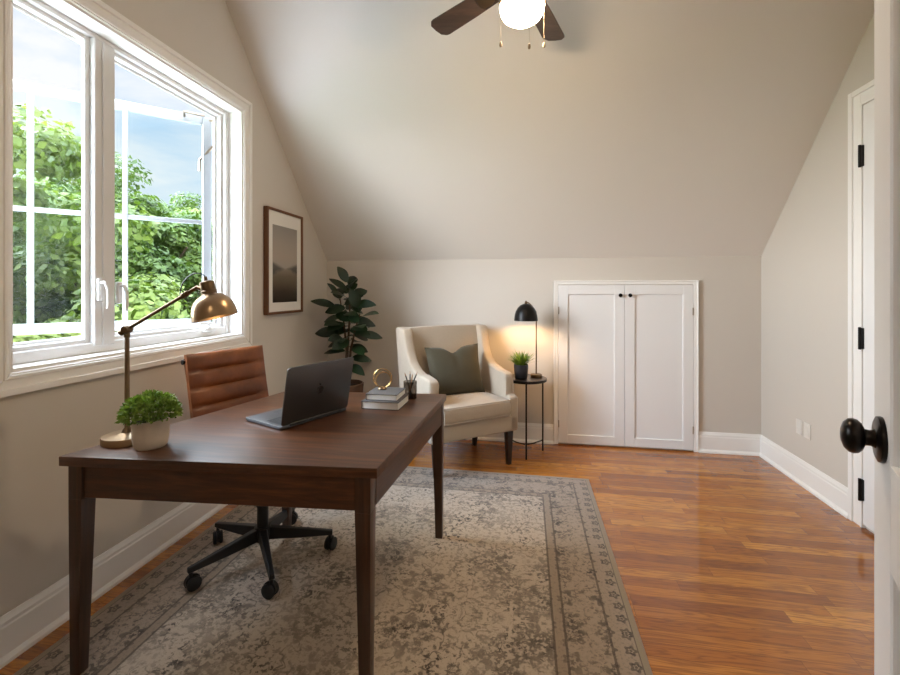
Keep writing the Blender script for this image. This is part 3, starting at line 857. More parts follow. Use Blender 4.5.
cupx, cupy = -0.570, 2.160
cup = thing('pencil_cup', 'smoked glass pencil cup beside the books near the desk corner', 'cup', (cupx, cupy, TOP))
bm = lathe(B(), [(0, 0), (0.031, 0), (0.032, 0.002), (0.034, 0.088), (0.0325, 0.088), (0.030, 0.004), (0, 0.004)], 32); obj('body', bm, 'smoke_glass', cup)
for i, (tx, ty, ln, mt_, lab) in enumerate(((-0.022, 0.004, 0.128, 'pencil_dark', 'dark pencil in the smoked cup, leaning furthest left'),
                                      (-0.004, 0.012, 0.130, 'pencil_dark', 'dark pencil standing nearly upright in the smoked cup'),
                                      (0.010, -0.006, 0.122, 'pencil_tan', 'short tan pencil in the smoked cup, leaning a little right'),
                                      (0.027, 0.006, 0.138, 'pencil_dark', 'longest dark pencil in the smoked cup, leaning far right'))):
    p0 = Vector((cupx-tx*0.55, cupy-ty*0.55, TOP+0.008)); p1 = Vector((cupx+tx, cupy+ty, TOP+ln*0.82))
    d = (p1-p0).normalized(); L_ = ln
    t = thing('pencil', lab, 'pencil', tuple(p0), 0, 'pencils in the cup')
    obj('shaft', tube(B(), [(0, 0, 0), tuple(d*(L_-0.016))], 0.0034, 6), mt_, t)
    obj('tip', tube(B(), [tuple(d*(L_-0.016)), tuple(d*L_)], [0.0034, 0.0006], 6), 'pencil_tan', t)

# ------------------------------------------------------------------ brass desk lamp
lx, ly = -1.425, 1.385
dl = thing('desk_lamp', 'antique brass desk lamp with angled arm and dome shade on the desk', 'lamp', (lx, ly, TOP))
bm = lathe(B(), [(0, 0), (0.0765, 0), (0.078, 0.0015), (0.078, 0.0225), (0.0765, 0.025), (0.030, 0.029), (0.018, 0.033), (0.0, 0.034)], 56); obj('base', bm, 'brass', dl)
zj = 0.405
bm = lathe(B(), [(0.018, 0.033), (0.014, 0.042), (0.0085, 0.05), (0.0075, zj-0.03), (0.010, zj-0.028), (0.010, zj-0.01), (0, zj-0.008)], 20); obj('pole', bm, 'brass_dark', dl)
# arm direction: across the view
ad = Vector((0.9858, 0.1673, 0.60)).normalized()
J = Vector((0, 0, zj)); hd = Vector((0.9858, 0.1673, 0))
bm = lathe(B(), [(0, -0.017), (0.012, -0.017), (0.014, -0.010), (0.014, 0.010), (0.012, 0.017), (0, 0.017)], 18, align(J, (-hd.y, hd.x, 0)))
tube(bm, [J-ad*0.028, J-ad*0.018], 0.011, 12)
obj('joint', bm, 'brass_dark', dl)
A1 = J+ad*0.285
bm = B(); tube(bm, [J-ad*0.026, A1], 0.0062, 12)
for s in (0.235, 0.25): tube(bm, [J+ad*s, J+ad*(s+0.010)], 0.0105, 12)
obj('arm', bm, 'brass_dark', dl)
# head: axis tilted, rim centre below right of the arm's end
axd = (hd*-0.25+Vector((0, 0, 1))).normalized()         # from the rim up to the neck
rc = Vector((0.322, 0.046, 0.448))-Vector((0, 0, 0.0))
hm = align(rc, axd)
dome = [(0.0760, 0.0), (0.0758, 0.012), (0.0735, 0.030), (0.0685, 0.047), (0.060, 0.063), (0.048, 0.076), (0.034, 0.085), (0.026, 0.088)]
inner = [(r_-0.0018, z_) for r_, z_ in dome][::-1]
bm = lathe(B(), dome+[(0.024, 0.087)]+inner+[dome[0]], 48, hm, False); obj('shade', bm, 'brass', dl)
bm = lathe(B(), [(0.030, 0.085), (0.0265, 0.089), (0.0265, 0.100), (0.0245, 0.102), (0.0250, 0.118), (0.0240, 0.132), (0.017, 0.137), (0.006, 0.139), (0.006, 0.152), (0, 0.153)], 24, hm)
obj('socket', bm, 'brass_dark', dl)
E1 = hm @ Vector((0, 0, 0.098))
tv = (E1-A1)
bm = B(); tube(bm, [A1-ad*0.004, A1+ad*0.012, E1-tv.normalized()*0.016], 0.0075, 10); obj('swivel', bm, 'brass_dark', dl)
bm = B()
for s in range(1): 
    e2 = hm @ Vector((0, 0, 0.153))
    pts = []
    q0, q1, q2, q3 = e2, e2+Vector((-0.03, 0, 0.035)), J+ad*0.215+Vector((0.0, 0, 0.075)), J+ad*0.225
    for i in range(15):
        u = i/14
        pts.append(q0*(1-u)**3+q1*3*u*(1-u)**2+q2*3*u*u*(1-u)+q3*u**3)
    tube(bm, pts, 0.0022, 6)
obj('cord', bm, 'plastic_black', dl)
M['bulb'] = emit('warm_bulb', (255, 214, 160), 14)
bm = lathe(B(), [(0, 0.010), (0.014, 0.014), (0.021, 0.026), (0.018, 0.042), (0.012, 0.056), (0, 0.06)], 18, hm); obj('bulb', bm, 'bulb', dl)

# ------------------------------------------------------------------ potted plant on the desk
def leaf_poly(bm, base, d, up, ln, wd, bend=0.25, n=4, fold=0.12):
    """a bent leaf blade as a strip with a crease"""
    d = d.normalized(); s = d.cross(up)
    if s.length < 1e-4: s = d.orthogonal()
    s.normalize(); nrm = s.cross(d).normalized()
    prev = None
    for i in range(n+1):
        u = i/n
        c = base+d*(ln*u)+nrm*(-bend*ln*u*u)
        w = wd*0.5*(math.sin(PI*min(1, u*0.92+0.06))**0.8)
        row = [bm.verts.new(c-s*w+nrm*fold*w), bm.verts.new(c), bm.verts.new(c+s*w+nrm*fold*w)]
        if prev:
            bm.faces.new((prev[0], prev[1], row[1], row[0])); bm.faces.new((prev[1], prev[2], row[2], row[1]))
        prev = row

pt = thing('potted_plant', 'bushy small-leaved green plant in a pale stoneware pot on the desk', 'plant', (-1.295, 1.352, TOP))
bm = lathe(B(), [(0, 0), (0.046, 0), (0.051, 0.006), (0.056, 0.04), (0.057, 0.096), (0.053, 0.097), (0.051, 0.088), (0, 0.088)], 40); obj('pot', bm, 'pot_stone', pt)
bm = lathe(B(), [(0, 0.0885), (0.0505, 0.0885), (0.04, 0.093), (0, 0.095)], 24); obj('soil', bm, 'soil', pt)
bm = B(); rg = random.Random(3)
for i in range(1500):
    th_, ph = rg.uniform(0, 2*PI), math.acos(rg.uniform(-0.12, 1))
    R = rg.uniform(0.55, 1.0)**0.5
    d = Vector((math.sin(ph)*math.cos(th_), math.sin(ph)*math.sin(th_), math.cos(ph)))
    p = Vector((d.x*0.088*R, d.y*0.088*R, 0.110+d.z*0.074*R))
    dd = (d+Vector((rg.uniform(-.6, .6), rg.uniform(-.6, .6), rg.uniform(-.3, .7)))).normalized()
    leaf_poly(bm, p, dd, Vector((rg.uniform(-1, 1), rg.uniform(-1, 1), rg.uniform(-0.2, 1))), rg.uniform(0.011, 0.018), rg.uniform(0.008, 0.012), 0.25, 2)
for i in range(60):
    th_ = rg.uniform(0, 2*PI); rr_ = rg.uniform(0.02, 0.09)
    tube(bm, [(math.cos(th_)*0.02, math.sin(th_)*0.02, 0.09), (math.cos(th_)*rr_, math.sin(th_)*rr_, 0.10+0.09*(1-(rr_/0.1)**2))], 0.0011, 4)
obj('foliage', bm, 'leaf_box', pt, 0)

# ------------------------------------------------------------------ wing armchair
ac = thing('armchair', 'oatmeal upholstered wing armchair in the far corner beside the side table', 'armchair', (-0.332, 3.098, 0), math.radians(37))
W2, DP = 0.355, 0.565
bm = B()
box(bm, -W2, W2, 0.0, DP-0.02, 0.255, 0.375, 0.014, 3)
obj('seat_frame', bm, 'linen', ac)
def side_panel(sx):
    prof = [(0.0, 0.257), (DP-0.02, 0.257), (DP+0.035, 0.60), (DP+0.06, 0.995), (DP+0.03, 1.008), (0.47, 1.000), (0.445, 0.960), (0.43, 0.90), (0.405, 0.825), (0.36, 0.755),
            (0.30, 0.715), (0.20, 0.692), (0.09, 0.680), (0.06, 0.672), (0.045, 0.650), (0.045, 0.515), (0.0, 0.508)]
    bm = prism(B(), prof, 0.078, Matrix.Translation((-0.039, 0, 0)) @ YZ, 0.016, 3)
    for v in bm.verts:                      # flare the wing outwards with height, arms thicken at the front
        k = max(0, (v.co.z-0.62)/0.38)
        v.co.x += sx*(0.022*k)
        if v.co.z > 0.52 and v.co.y < 0.2: v.co.x -= sx*0.012
    bmesh.ops.translate(bm, vec=(sx*(W2-0.036), 0, 0), verts=bm.verts)
    return bm
for sx in (-1, 1): obj('wing_arm', side_panel(sx), 'linen', ac, 50)
bm = B()
nx, nz = 12, 12
def bp(i, j, f):
    u = i/nx*2-1; v = j/nz
    y = 0.43+0.075*v+(-0.03*(1-u*u)*math.sin(PI*min(1, v*1.05)) if f else 0.115-0.01*v)
    if f: y += 0.03*abs(u)**6*0+0.02*v**8
    return (u*(W2-0.055+0.02*v), y, 0.40+0.605*v-(0.006*(u*u) if v > 0.9 else 0))
fr = [[bm.verts.new(bp(i, j, 1)) for i in range(nx+1)] for j in range(nz+1)]
bk = [[bm.verts.new(bp(i, j, 0)) for i in range(nx+1)] for j in range(nz+1)]
for j in range(nz):
    for i in range(nx):
        bm.faces.new((fr[j][i], fr[j][i+1], fr[j+1][i+1], fr[j+1][i])); bm.faces.new((bk[j][i], bk[j+1][i], bk[j+1][i+1], bk[j][i+1]))
    bm.faces.new((fr[j][0], fr[j+1][0], bk[j+1][0], bk[j][0])); bm.faces.new((fr[j][nx], bk[j][nx], bk[j+1][nx], fr[j+1][nx]))
for i in range(nx):
    bm.faces.new((fr[nz][i], fr[nz][i+1], bk[nz][i+1], bk[nz][i])); bm.faces.new((fr[0][i], bk[0][i], bk[0][i+1], fr[0][i+1]))
bmesh.ops.recalc_face_normals(bm, faces=bm.faces)
obj('backrest', bm, 'linen', ac, 50)
# cushion with a crowned top
bm = B(); CW = 0.274
t_ = B(); bmesh.ops.create_cube(t_, size=1)
bmesh.ops.subdivide_edges(t_, edges=list(t_.edges), cuts=7, use_grid_fill=True)
for v in t_.verts:
    x, y, z = v.co.x*2, v.co.y*2, v.co.z*2
    ed = max(abs(x), abs(y))
    v.co = Vector((x*CW, 0.205+y*0.222, 0.438+z*0.060))
    if z > 0.9: v.co.z += 0.018*(1-x**4)*(1-y**4)-0.006
    if abs(z) < 0.9 and ed > 0.99: v.co.x += 0.006*x*(1-z*z)*(abs(x) > 0.99); v.co.y += 0.008*y*(1-z*z)*(abs(y) > 0.99)
bmesh.ops.bevel(t_, geom=[e for e in t_.edges if len(e.link_faces) == 2 and e.link_faces[0].normal.angle(e.link_faces[1].normal, 0) > 1.0], offset=0.012, segments=3, affect='EDGES')
merge(bm, t_); cu = obj('seat_cushion', bm, 'linen', ac, 60)
bm = B()
for z in (0.492, 0.385):
    pts = [(x, y, z) for x, y in rrect(2*CW+0.004, 0.45, 0.02, 4, -CW-0.002, -0.020)]
    tube(bm, pts, 0.0045, 6, True)
obj('piping', bm, 'linen_welt', cu)
for x, y, dx, dy in ((-0.30, 0.045, 0, 0), (0.30, 0.045, 0, 0), (-0.28, 0.49, 0, 0.02), (0.28, 0.49, 0, 0.02)):
    bm = taper(B(), (x+dx, y+dy, 0.0115 if (x < 0 and y < 0.1) else 0.0), (0.015, 0.015), (x, y, 0.262), (0.026, 0.026), 0.002)
    obj('leg', bm, 'dark_leg', ac)

# pillow leaning in the armchair
pil = B()
N = 18; PW, PH, PT = 0.455, 0.385, 0.075
def pz(u, v): return PT*max(0, (1-u*u)*(1-v*v))**0.42
gr = {}
for sgn in (1, -1):
    for i in range(N+1):
        for j in range(N+1):
            u, v = i/N*2-1, j/N*2-1
            edge = abs(u) > 0.999 or abs(v) > 0.999
            if edge and sgn == -1: gr[(i, j, sgn)] = gr[(i, j, 1)]; continue
            x = PW/2*u*(1-0.07*(1-v*v)); y = PH/2*v*(1-0.06*(1-u*u))
            if v > 0: y -= 0.048*math.exp(-(u/0.26)**2)*v**2
            crease = 1-0.45*math.exp(-((u)/0.10)**2)*max(0, v)
            gr[(i, j, sgn)] = pil.verts.new((x, sgn*pz(u, v)*crease, y))
for sgn in (1, -1):
    for i in range(N):
        for j in range(N):
            pil.faces.new((gr[(i, j, sgn)], gr[(i+1, j, sgn)], gr[(i+1, j+1, sgn)], gr[(i, j+1, sgn)]))
bmesh.ops.recalc_face_normals(pil, faces=pil.faces)
po = obj('throw_pillow', pil, 'pillow', None, 80)
tag(po, 'dark olive green throw pillow leaning in the armchair', 'pillow')
am = Matrix.Translation((-0.332, 3.098, 0)) @ Matrix.Rotation(math.radians(37), 4, 'Z')
po.matrix_world = am @ Matrix.Translation((-0.005, 0.320, 0.680)) @ Matrix.Rotation(math.radians(-17), 4, 'X') @ Matrix.Rotation(math.radians(0), 4, 'Y') @ Matrix.Rotation(math.radians(-4), 4, 'Z')

# ------------------------------------------------------------------ side table, lamp, grass
stx, sty, stz = 0.005, 3.575, 0.598
st = thing('side_table', 'small round side table with thin black metal legs by the armchair', 'table', (stx, sty, 0))
bm = lathe(B(), [(0, stz-0.022), (0.160, stz-0.022), (0.163, stz-0.018), (0.163, stz-0.003), (0.160, stz), (0, stz)], 48); obj('tabletop', bm, 'table_wood', st)
bm = lathe(B(), [(0.1635, stz-0.021), (0.1665, stz-0.021), (0.1665, stz-0.002), (0.1635, stz-0.002), (0.1635, stz-0.021)], 48, None, False); obj('rim', bm, 'black_metal', st)
la = [math.radians(a) for a in (-88, 24, 160)]
for a in la:
    d = Vector((math.cos(a), math.sin(a), 0))
    bm = B(); tube(bm, [d*0.150+Vector((0, 0, 0)), d*0.150+Vector((0, 0, stz-0.02))], 0.0065, 10); obj('leg', bm, 'black_metal', st)
bm = B()
for a in la:
    d = Vector((math.cos(a), math.sin(a), 0))
    tube(bm, [(0, 0, 0.062), d*0.07+Vector((0, 0, 0.067)), d*0.150+Vector((0, 0, 0.085))], 0.0055, 8)
obj('brace', bm, 'black_metal', st)

tl = thing('table_lamp', 'black dome table lamp lit on the round side table', 'lamp', (stx+0.085, sty+0.035, stz))
bm = lathe(B(), [(0, 0), (0.045, 0), (0.046, 0.004), (0.046, 0.020), (0.042, 0.024), (0, 0.025)], 32); obj('base', bm, 'brass_dark', tl)
sh = Vector((-0.082, -0.02, 0.452))      # rim centre of the dome
bm = B()
arc = [(0, 0, 0.024), (0, 0, 0.47), (-0.002, 0, 0.52)]
for i in range(1, 9):
    u = i/8*PI/2
    arc.append((sh.x*math.sin(u)*0.5-0.002+sh.x*0.5*(1-math.cos(u)), sh.y*(1-math.cos(u)), 0.52+0.082*math.sin(u)))
tube(bm, arc, 0.0052, 10); obj('pole', bm, 'brass_dark', tl)
dm = [(0.094, 0.0), (0.0935, 0.012), (0.090, 0.042), (0.081, 0.074), (0.066, 0.102), (0.045, 0.123), (0.022, 0.134), (0.0, 0.137)]
bm = lathe(B(), dm+[(0, 0.1345)]+[(max(0, r_-0.0025), z_-0.002 if i else z_) for i, (r_, z_) in enumerate(dm)][:-1][::-1]+[dm[0]], 44, Matrix.Translation(sh), False)
obj('shade', bm, 'black_metal', tl)
bm = lathe(B(), [(0.012, 0.135), (0.010, 0.146), (0.006, 0.150), (0.007, 0.158), (0, 0.162)], 16, Matrix.Translation(sh)); obj('finial', bm, 'brass_dark', tl)
M['lamp_bulb'] = emit('table_lamp_bulb', (255, 200, 132), 260)
bm = lathe(B(), [(0, 0.022), (0.016, 0.026), (0.024, 0.042), (0.020, 0.060), (0.012, 0.08), (0, 0.09)], 18, Matrix.Translation(sh)); obj('bulb', bm, 'lamp_bulb', tl)

gp = thing('grass_plant', 'spiky green grass plant in a black pot on the side table', 'plant', (stx-0.035, sty-0.055, stz))
bm = lathe(B(), [(0, 0), (0.044, 0), (0.048, 0.005), (0.056, 0.085), (0.056, 0.112), (0.052, 0.113), (0.050, 0.098), (0, 0.098)], 36); obj('pot', bm, 'pot_black', gp)
bm = lathe(B(), [(0, 0.0985), (0.0495, 0.0985), (0, 0.102)], 20); obj('soil', bm, 'soil', gp)
bm = B(); rg = random.Random(5)
for i in range(190):
    a = rg.uniform(0, 2*PI); r0 = rg.uniform(0, 0.038)
    sp = rg.uniform(0.05, 1.0)
    d = Vector((math.cos(a)*sp, math.sin(a)*sp, rg.uniform(0.75, 1.3)))
    leaf_poly(bm, Vector((math.cos(a)*r0, math.sin(a)*r0, 0.098)), d, Vector((0, 0, 1)), rg.uniform(0.085, 0.135), rg.uniform(0.005, 0.009), rg.uniform(0.1, 0.45), 5)
obj('foliage', bm, 'leaf_grass', gp, 0)

# ------------------------------------------------------------------ corner plant
fp = thing('rubber_plant', 'tall dark-leaved houseplant in a brown planter in the back corner', 'plant', (-1.45, 3.43, 0))
bm = lathe(B(), [(0, 0), (0.105, 0), (0.112, 0.01), (0.142, 0.50), (0.146, 0.53), (0.136, 0.535), (0.130, 0.50), (0, 0.50)], 40); obj('planter', bm, 'pot_brown', fp)
bm = lathe(B(), [(0, 0.501), (0.129, 0.501), (0, 0.508)], 24); obj('soil', bm, 'soil', fp)
bm = B()
stems = [[(0.01, 0, 0.5), (0.015, 0, 0.8), (0.03, 0.01, 1.08), (0.03, 0.0, 1.32)],
         [(-0.02, 0.01, 0.5), (0.0, 0.02, 0.78), (-0.02, 0.01, 1.02), (-0.05, 0, 1.22)],
         [(0.03, -0.01, 0.5), (0.05, -0.02, 0.80), (0.09, -0.02, 0.98), (0.13, -0.02, 1.10)]]
for s in stems: tube(bm, s, [0.012, 0.010, 0.008, 0.004], 8)
obj('stem', bm, 'stem', fp)
bm = B(); rg = random.Random(11)
def pos(st_, u):
    k = u*3; i = min(2, int(k)); f = k-i
    return Vector(st_[i])*(1-f)+Vector(st_[i+1])*f
tw = 0.0
for si, (s, n, u0) in enumerate(((stems[0], 20, 0.42), (stems[1], 17, 0.40), (stems[2], 12, 0.32))):
    for k in range(n):
        u = u0+(1-u0)*k/(n-1)
        tw += 2.4
        a = tw+rg.uniform(-.3, .3)
        el = -0.15+1.0*max(0, (u-0.75)/0.25)+rg.uniform(-.15, .25)
        d = Vector((math.cos(a)*math.cos(el), math.sin(a)*math.cos(el), math.sin(el)))
        b0 = pos(s, u); b1 = b0+d*rg.uniform(0.03, 0.06)+Vector((0, 0, 0.012))
        tube(bm, [b0, b1], 0.0025, 5)
        d2_ = (d+Vector((0, 0, 0.10))).normalized()
        leaf_poly(bm, b1, d2_, Vector((0.25+rg.uniform(-.5, .5), -0.75+rg.uniform(-.5, .4), 0.75)), rg.uniform(0.14, 0.20), rg.uniform(0.080, 0.105), 0.22, 7, 0.15)
for (dx, dy, z, a, el) in ((0.06, -0.02, 0.74, 0.1, 0.1), (0.05, -0.04, 0.68, -0.5, -0.1), (-0.02, -0.04, 0.86, 3.0, 0.05)):
    d = Vector((math.cos(a)*math.cos(el), math.sin(a)*math.cos(el), math.sin(el)))
    b0 = Vector((0.012, 0, z-0.03)); b1 = Vector((dx, dy, z))
    tube(bm, [b0, b1], 0.0028, 5)
    leaf_poly(bm, b1, d, Vector((0.2, -0.7, 0.75)), 0.15, 0.085, 0.4, 7, 0.18)
obj('foliage', bm, 'leaf_rubber', fp, 60)

# ------------------------------------------------------------------ picture on the left wall
PY0, PY1, PZ0, PZ1 = 2.818, 3.318, 1.120, 1.884
pic = thing('framed_picture', 'wood framed misty landscape print hanging on the window wall', 'picture', (XL, (PY0+PY1)/2, PZ0))
pw, ph = PY1-PY0, PZ1-PZ0
bm = B(); f = 0.018; dpt = 0.034
box(bm, 0.001, dpt, -pw/2, -pw/2+f, 0, ph, 0.0015, 1); box(bm, 0.001, dpt, pw/2-f, pw/2, 0, ph, 0.0015, 1)
box(bm, 0.001, dpt, -pw/2+f, pw/2-f, 0, f, 0.0015, 1); box(bm, 0.001, dpt, -pw/2+f, pw/2-f, ph-f, ph, 0.0015, 1)
obj('frame', bm, 'frame_wood', pic)
bm = B(); box(bm, 0.002, 0.022, -pw/2+f, pw/2-f, f, ph-f); obj('mount', bm, 'art_mat', pic)
bm = B(); box(bm, 0, 0.0012, -0.170, 0.170, 0, 0.563); pr_ = obj('print', bm, art_mat(), pic); pr_.location = (0.0222, 0.0, 0.085)

# ------------------------------------------------------------------ outlets on the right wall
for i, (y, lab) in enumerate(((3.337, 'white wall outlet plate nearer the room corner, low on the right wall'), (3.247, 'white wall outlet plate nearer the door, low on the right wall'))):
    t = thing('wall_outlet', lab, 'outlet', (XR, y, 0.372), 0, 'outlets on the right wall')
    bm = B(); box(bm, -0.006, -0.0003, -0.031, 0.031, -0.050, 0.050, 0.002, 2); obj('plate', bm, 'outlet', t)
    bm = B()
    for z in (-0.022, 0.022): box(bm, -0.0075, -0.005, -0.016, 0.016, z-0.014, z+0.014, 0.002, 1)
    obj('socket', bm, 'outlet', t)

# ------------------------------------------------------------------ ceiling fan
fx, fy, fz = -0.012, 1.874, 2.60
fan = thing('ceiling_fan', 'dark-bladed ceiling fan with a lit bowl light', 'fan', (fx, fy, fz))
bm = lathe(B(), [(0, 0.599), (0.07, 0.599), (0.068, 0.56), (0.03, 0.53), (0, 0.53)], 32); obj('canopy', bm, 'nickel', fan)
bm = B(); tube(bm, [(0, 0, 0.12), (0, 0, 0.56)], 0.012, 14); obj('downrod', bm, 'nickel', fan)
bm = lathe(B(), [(0, 0.14), (0.04, 0.14), (0.085, 0.115), (0.105, 0.08), (0.108, 0.03), (0.095, 0.005), (0.07, -0.015), (0.06, -0.05), (0.066, -0.06), (0, -0.06)], 44); obj('motor_housing', bm, 'nickel', fan)
bm = lathe(B(), [(0, -0.058), (0.075, -0.06), (0.094, -0.085), (0.097, -0.098), (0.095, -0.112), (0.0, -0.112)], 44); obj('light_fitter', bm, 'brass_dark', fan)
M['bowl'] = emit('lit_bowl_glass', (255, 226, 188), 75)
bm = lathe(B(), [(0.091, -0.1121), (0.093, -0.118), (0.089, -0.138), (0.078, -0.158), (0.058, -0.173), (0.031, -0.182), (0, -0.185)], 44); obj('light_bowl', bm, 'bowl', fan)
a0 = 134
for k in range(5):
    a = math.radians(a0-9.6*0+9.63-72*k)
    m4 = Matrix.Rotation(a, 4, 'Z')
    bm = B(); t_ = B()
    out = [(0.16, -0.046), (0.30, -0.054), (0.495, -0.060), (0.512, -0.056), (0.534, -0.036), (0.538, 0.0), (0.534, 0.036), (0.512, 0.056), (0.495, 0.060), (0.30, 0.054), (0.16, 0.046)]
    prism(bm, out, 0.006, m4 @ Matrix.Translation((0, 0, 0.012)) @ Matrix.Rotation(math.radians(11), 4, 'X') @ Matrix.Translation((0, 0, -0.003)), 0.0015, 1)
    bl = obj('blade', bm, 'fan_wood', fan)
    bm = B()
    prism(bm, [(0.085, -0.018), (0.15, -0.013), (0.19, -0.034), (0.235, -0.030), (0.245, 0.0), (0.235, 0.030), (0.19, 0.034), (0.15, 0.013), (0.085, 0.018)], 0.005,
          m4 @ Matrix.Translation((0, 0, 0.004)) @ Matrix.Rotation(math.radians(11), 4, 'X') @ Matrix.Translation((0, 0, -0.0035)), 0.001, 1)
    obj('blade_bracket', bm, 'brass_dark', bl)
cr = math.radians(9.63)
for ux, uy, ln in ((-0.088, -0.03, 0.180), (0.088, 0.0, 0.165), (0.012, -0.094, 0.225)):
    x, y = ux*math.cos(cr)-uy*math.sin(cr), ux*math.sin(cr)+uy*math.cos(cr)
    x *= 1.03; y *= 1.03
    bm = B(); tube(bm, [(x, y, -0.098), (x*1.02, y*1.02, -0.10-ln)], 0.0006, 6)
    ch = obj('pull_chain', bm, 'chain', fan)
    bm = lathe(B(), [(0, 0), (0.0045, -0.004), (0.0065, -0.014), (0.005, -0.022), (0, -0.024)], 12, Matrix.Translation((x*1.02, y*1.02, -0.098-ln))); obj('pull', bm, 'chain', ch)

# ------------------------------------------------------------------ added hallway fill light, unseen, to brighten the room
hlp = thing('hall_fill_light', 'added round fill light on the hallway ceiling behind the camera', 'light', (-0.35, -1.1, 2.75))
bm = lathe(B(), [(0, -0.0005), (0.17, -0.0005), (0.17, -0.03), (0.16, -0.034), (0, -0.034)], 36); obj('housing', bm, 'nickel', hlp)
M['hall_fill'] = emit('hall_fill_emitter', (255, 236, 208), 28)
bm = lathe(B(), [(0.158, -0.034), (0.150, -0.06), (0.11, -0.085), (0.05, -0.098), (0, -0.10)], 36); obj('fill_bowl', bm, 'hall_fill', hlp)

# ------------------------------------------------------------------ outside: lawn and trees
GZ = -3.2
bm = B(); box(bm, -60, -2.05, -30, 60, GZ-0.2, GZ); g_ = struct('ground', bm, 'lawn')
bm = B()
prism(bm, [(-2.02, 0.42), (-5.2, 0.05), (-5.2, -0.05), (-2.02, 0.30)], 7.0, Matrix(((1, 0, 0, 0), (0, 0, 1, -1.6), (0, 1, 0, 0), (0, 0, 0, 1))))
for k in range(24): box(bm, -5.2, -2.02, -1.58+k*0.298, -1.555+k*0.298, -0.02, 0.01, 0, 1, Matrix.Translation((0, 0, 0.06)) @ Matrix.Shear('XY', 4, (0, 0)) if False else Matrix(((1, 0, 0, 0), (0, 1, 0, 0), (0.11635, 0, 1, 0.668), (0, 0, 0, 1))))
struct('added_bounce_roof', bm, 'bounce_pale')  # added unseen roof below the window, bounces daylight up to the ceiling
def crown_mesh(seed, n_clump, n_leaf, rx_, ry_, rz_, size):
    r_ = np.random.default_rng(seed)
    d = r_.normal(size=(n_clump, 3)); d /= np.linalg.norm(d, axis=1)[:, None]
    rad = r_.uniform(0.35, 1.0, n_clump)**0.5
    cc = d*rad[:, None]*np.array([rx_, ry_, rz_])
    cs = r_.uniform(0.30, 0.62, n_clump)*min(rx_, ry_)*0.42
    idx = r_.integers(0, n_clump, n_leaf)
    e = r_.normal(size=(n_leaf, 3)); e /= np.linalg.norm(e, axis=1)[:, None]
    p = cc[idx]+e*(cs[idx]*r_.uniform(0.55, 1.05, n_leaf))[:, None]*np.array([1.15, 1.15, 0.75])
    nrm = e+np.array([0, 0, 0.7])+r_.normal(size=(n_leaf, 3))*0.45
    nrm /= np.linalg.norm(nrm, axis=1)[:, None]
    t = np.cross(nrm, r_.normal(size=(n_leaf, 3))); t /= np.linalg.norm(t, axis=1)[:, None]
    b_ = np.cross(nrm, t)
    s = size*r_.uniform(0.6, 1.25, n_leaf)[:, None]
    q = np.stack([p-t*s*0.62, p-b_*s*0.40-nrm*s*0.1, p+t*s*0.62, p+b_*s*0.40-nrm*s*0.1], axis=1).reshape(-1, 3)
    me = bpy.data.meshes.new('crown')
    me.vertices.add(n_leaf*4); me.vertices.foreach_set('co', q.astype(np.float32).ravel())
    me.loops.add(n_leaf*4); me.loops.foreach_set('vertex_index', np.arange(n_leaf*4, dtype=np.int32))
    me.polygons.add(n_leaf); me.polygons.foreach_set('loop_start', np.arange(0, n_leaf*4, 4, dtype=np.int32))
    me.update(calc_edges=True); me.validate()
    return me
crowns = [crown_mesh(1, 110, 60000, 2.2, 2.2, 3.1, 0.095), crown_mesh(2, 110, 60000, 2.3, 2.0, 3.0, 0.095), crown_mesh(3, 110, 60000, 2.1, 2.2, 3.2, 0.095)]
for i, me in enumerate(crowns): me.materials.append(M['leaf_tree'] if i != 1 else M['leaf_tree_deep'])
trunk_me = None
TREES = [(-7.2, 4.7, 0, 1.12, 'bright green leafy tree outside, filling the near window opening'),
         (-8.2, 8.0, 1, 1.02, 'deeper green leafy tree outside, behind the middle window post'),
         (-6.6, 9.9, 2, 0.92, 'bright green leafy tree outside, straight behind the brass lamp arm'),
         (-9.6, 13.2, 0, 0.98, 'leafy tree outside, seen at the far edge of the open sash'),
         (-11.5, 6.6, 1, 1.16, 'tall far tree outside, rising behind the near leafy tree'),
         (-12.5, 10.8, 2, 1.14, 'far leafy tree outside, behind the middle row of trees'),
         (-14.0, 16.5, 1, 1.10, 'furthest leafy tree outside, low on the skyline beyond the lamp shade')]
for i, (x, y, ci, k, lab) in enumerate(TREES):
    top = {0: 3.65, 1: 3.9, 2: 3.75, 3: 4.1, 4: 4.5, 5: 4.8, 6: 5.2}[i]
    t = thing('leafy_tree', lab, 'tree', (x, y, GZ), i*1.3, 'trees outside the window')
    o = bpy.data.objects.new('crown', crowns[ci]); C.objects.link(o); o.parent = t
    o.location = (0, 0, top-GZ-3.1*k); o.scale = (k, k, k)
    bm = B(); tube(bm, [(0, 0, 0), (0.05, 0.03, 1.5), (0.0, 0.08, 3.2), (0.05, 0, 5.2)], [0.22, 0.17, 0.13, 0.05], 10)
    for b_ in range(5):
        a = b_*1.3+i; z = 2.2+0.55*b_
        tube(bm, [(0.02, 0.05, z), (math.cos(a)*0.8, math.sin(a)*0.8, z+0.7), (math.cos(a)*1.5, math.sin(a)*1.5, z+1.5)], [0.08, 0.05, 0.02], 7)
    obj('trunk', bm, 'bark', t)
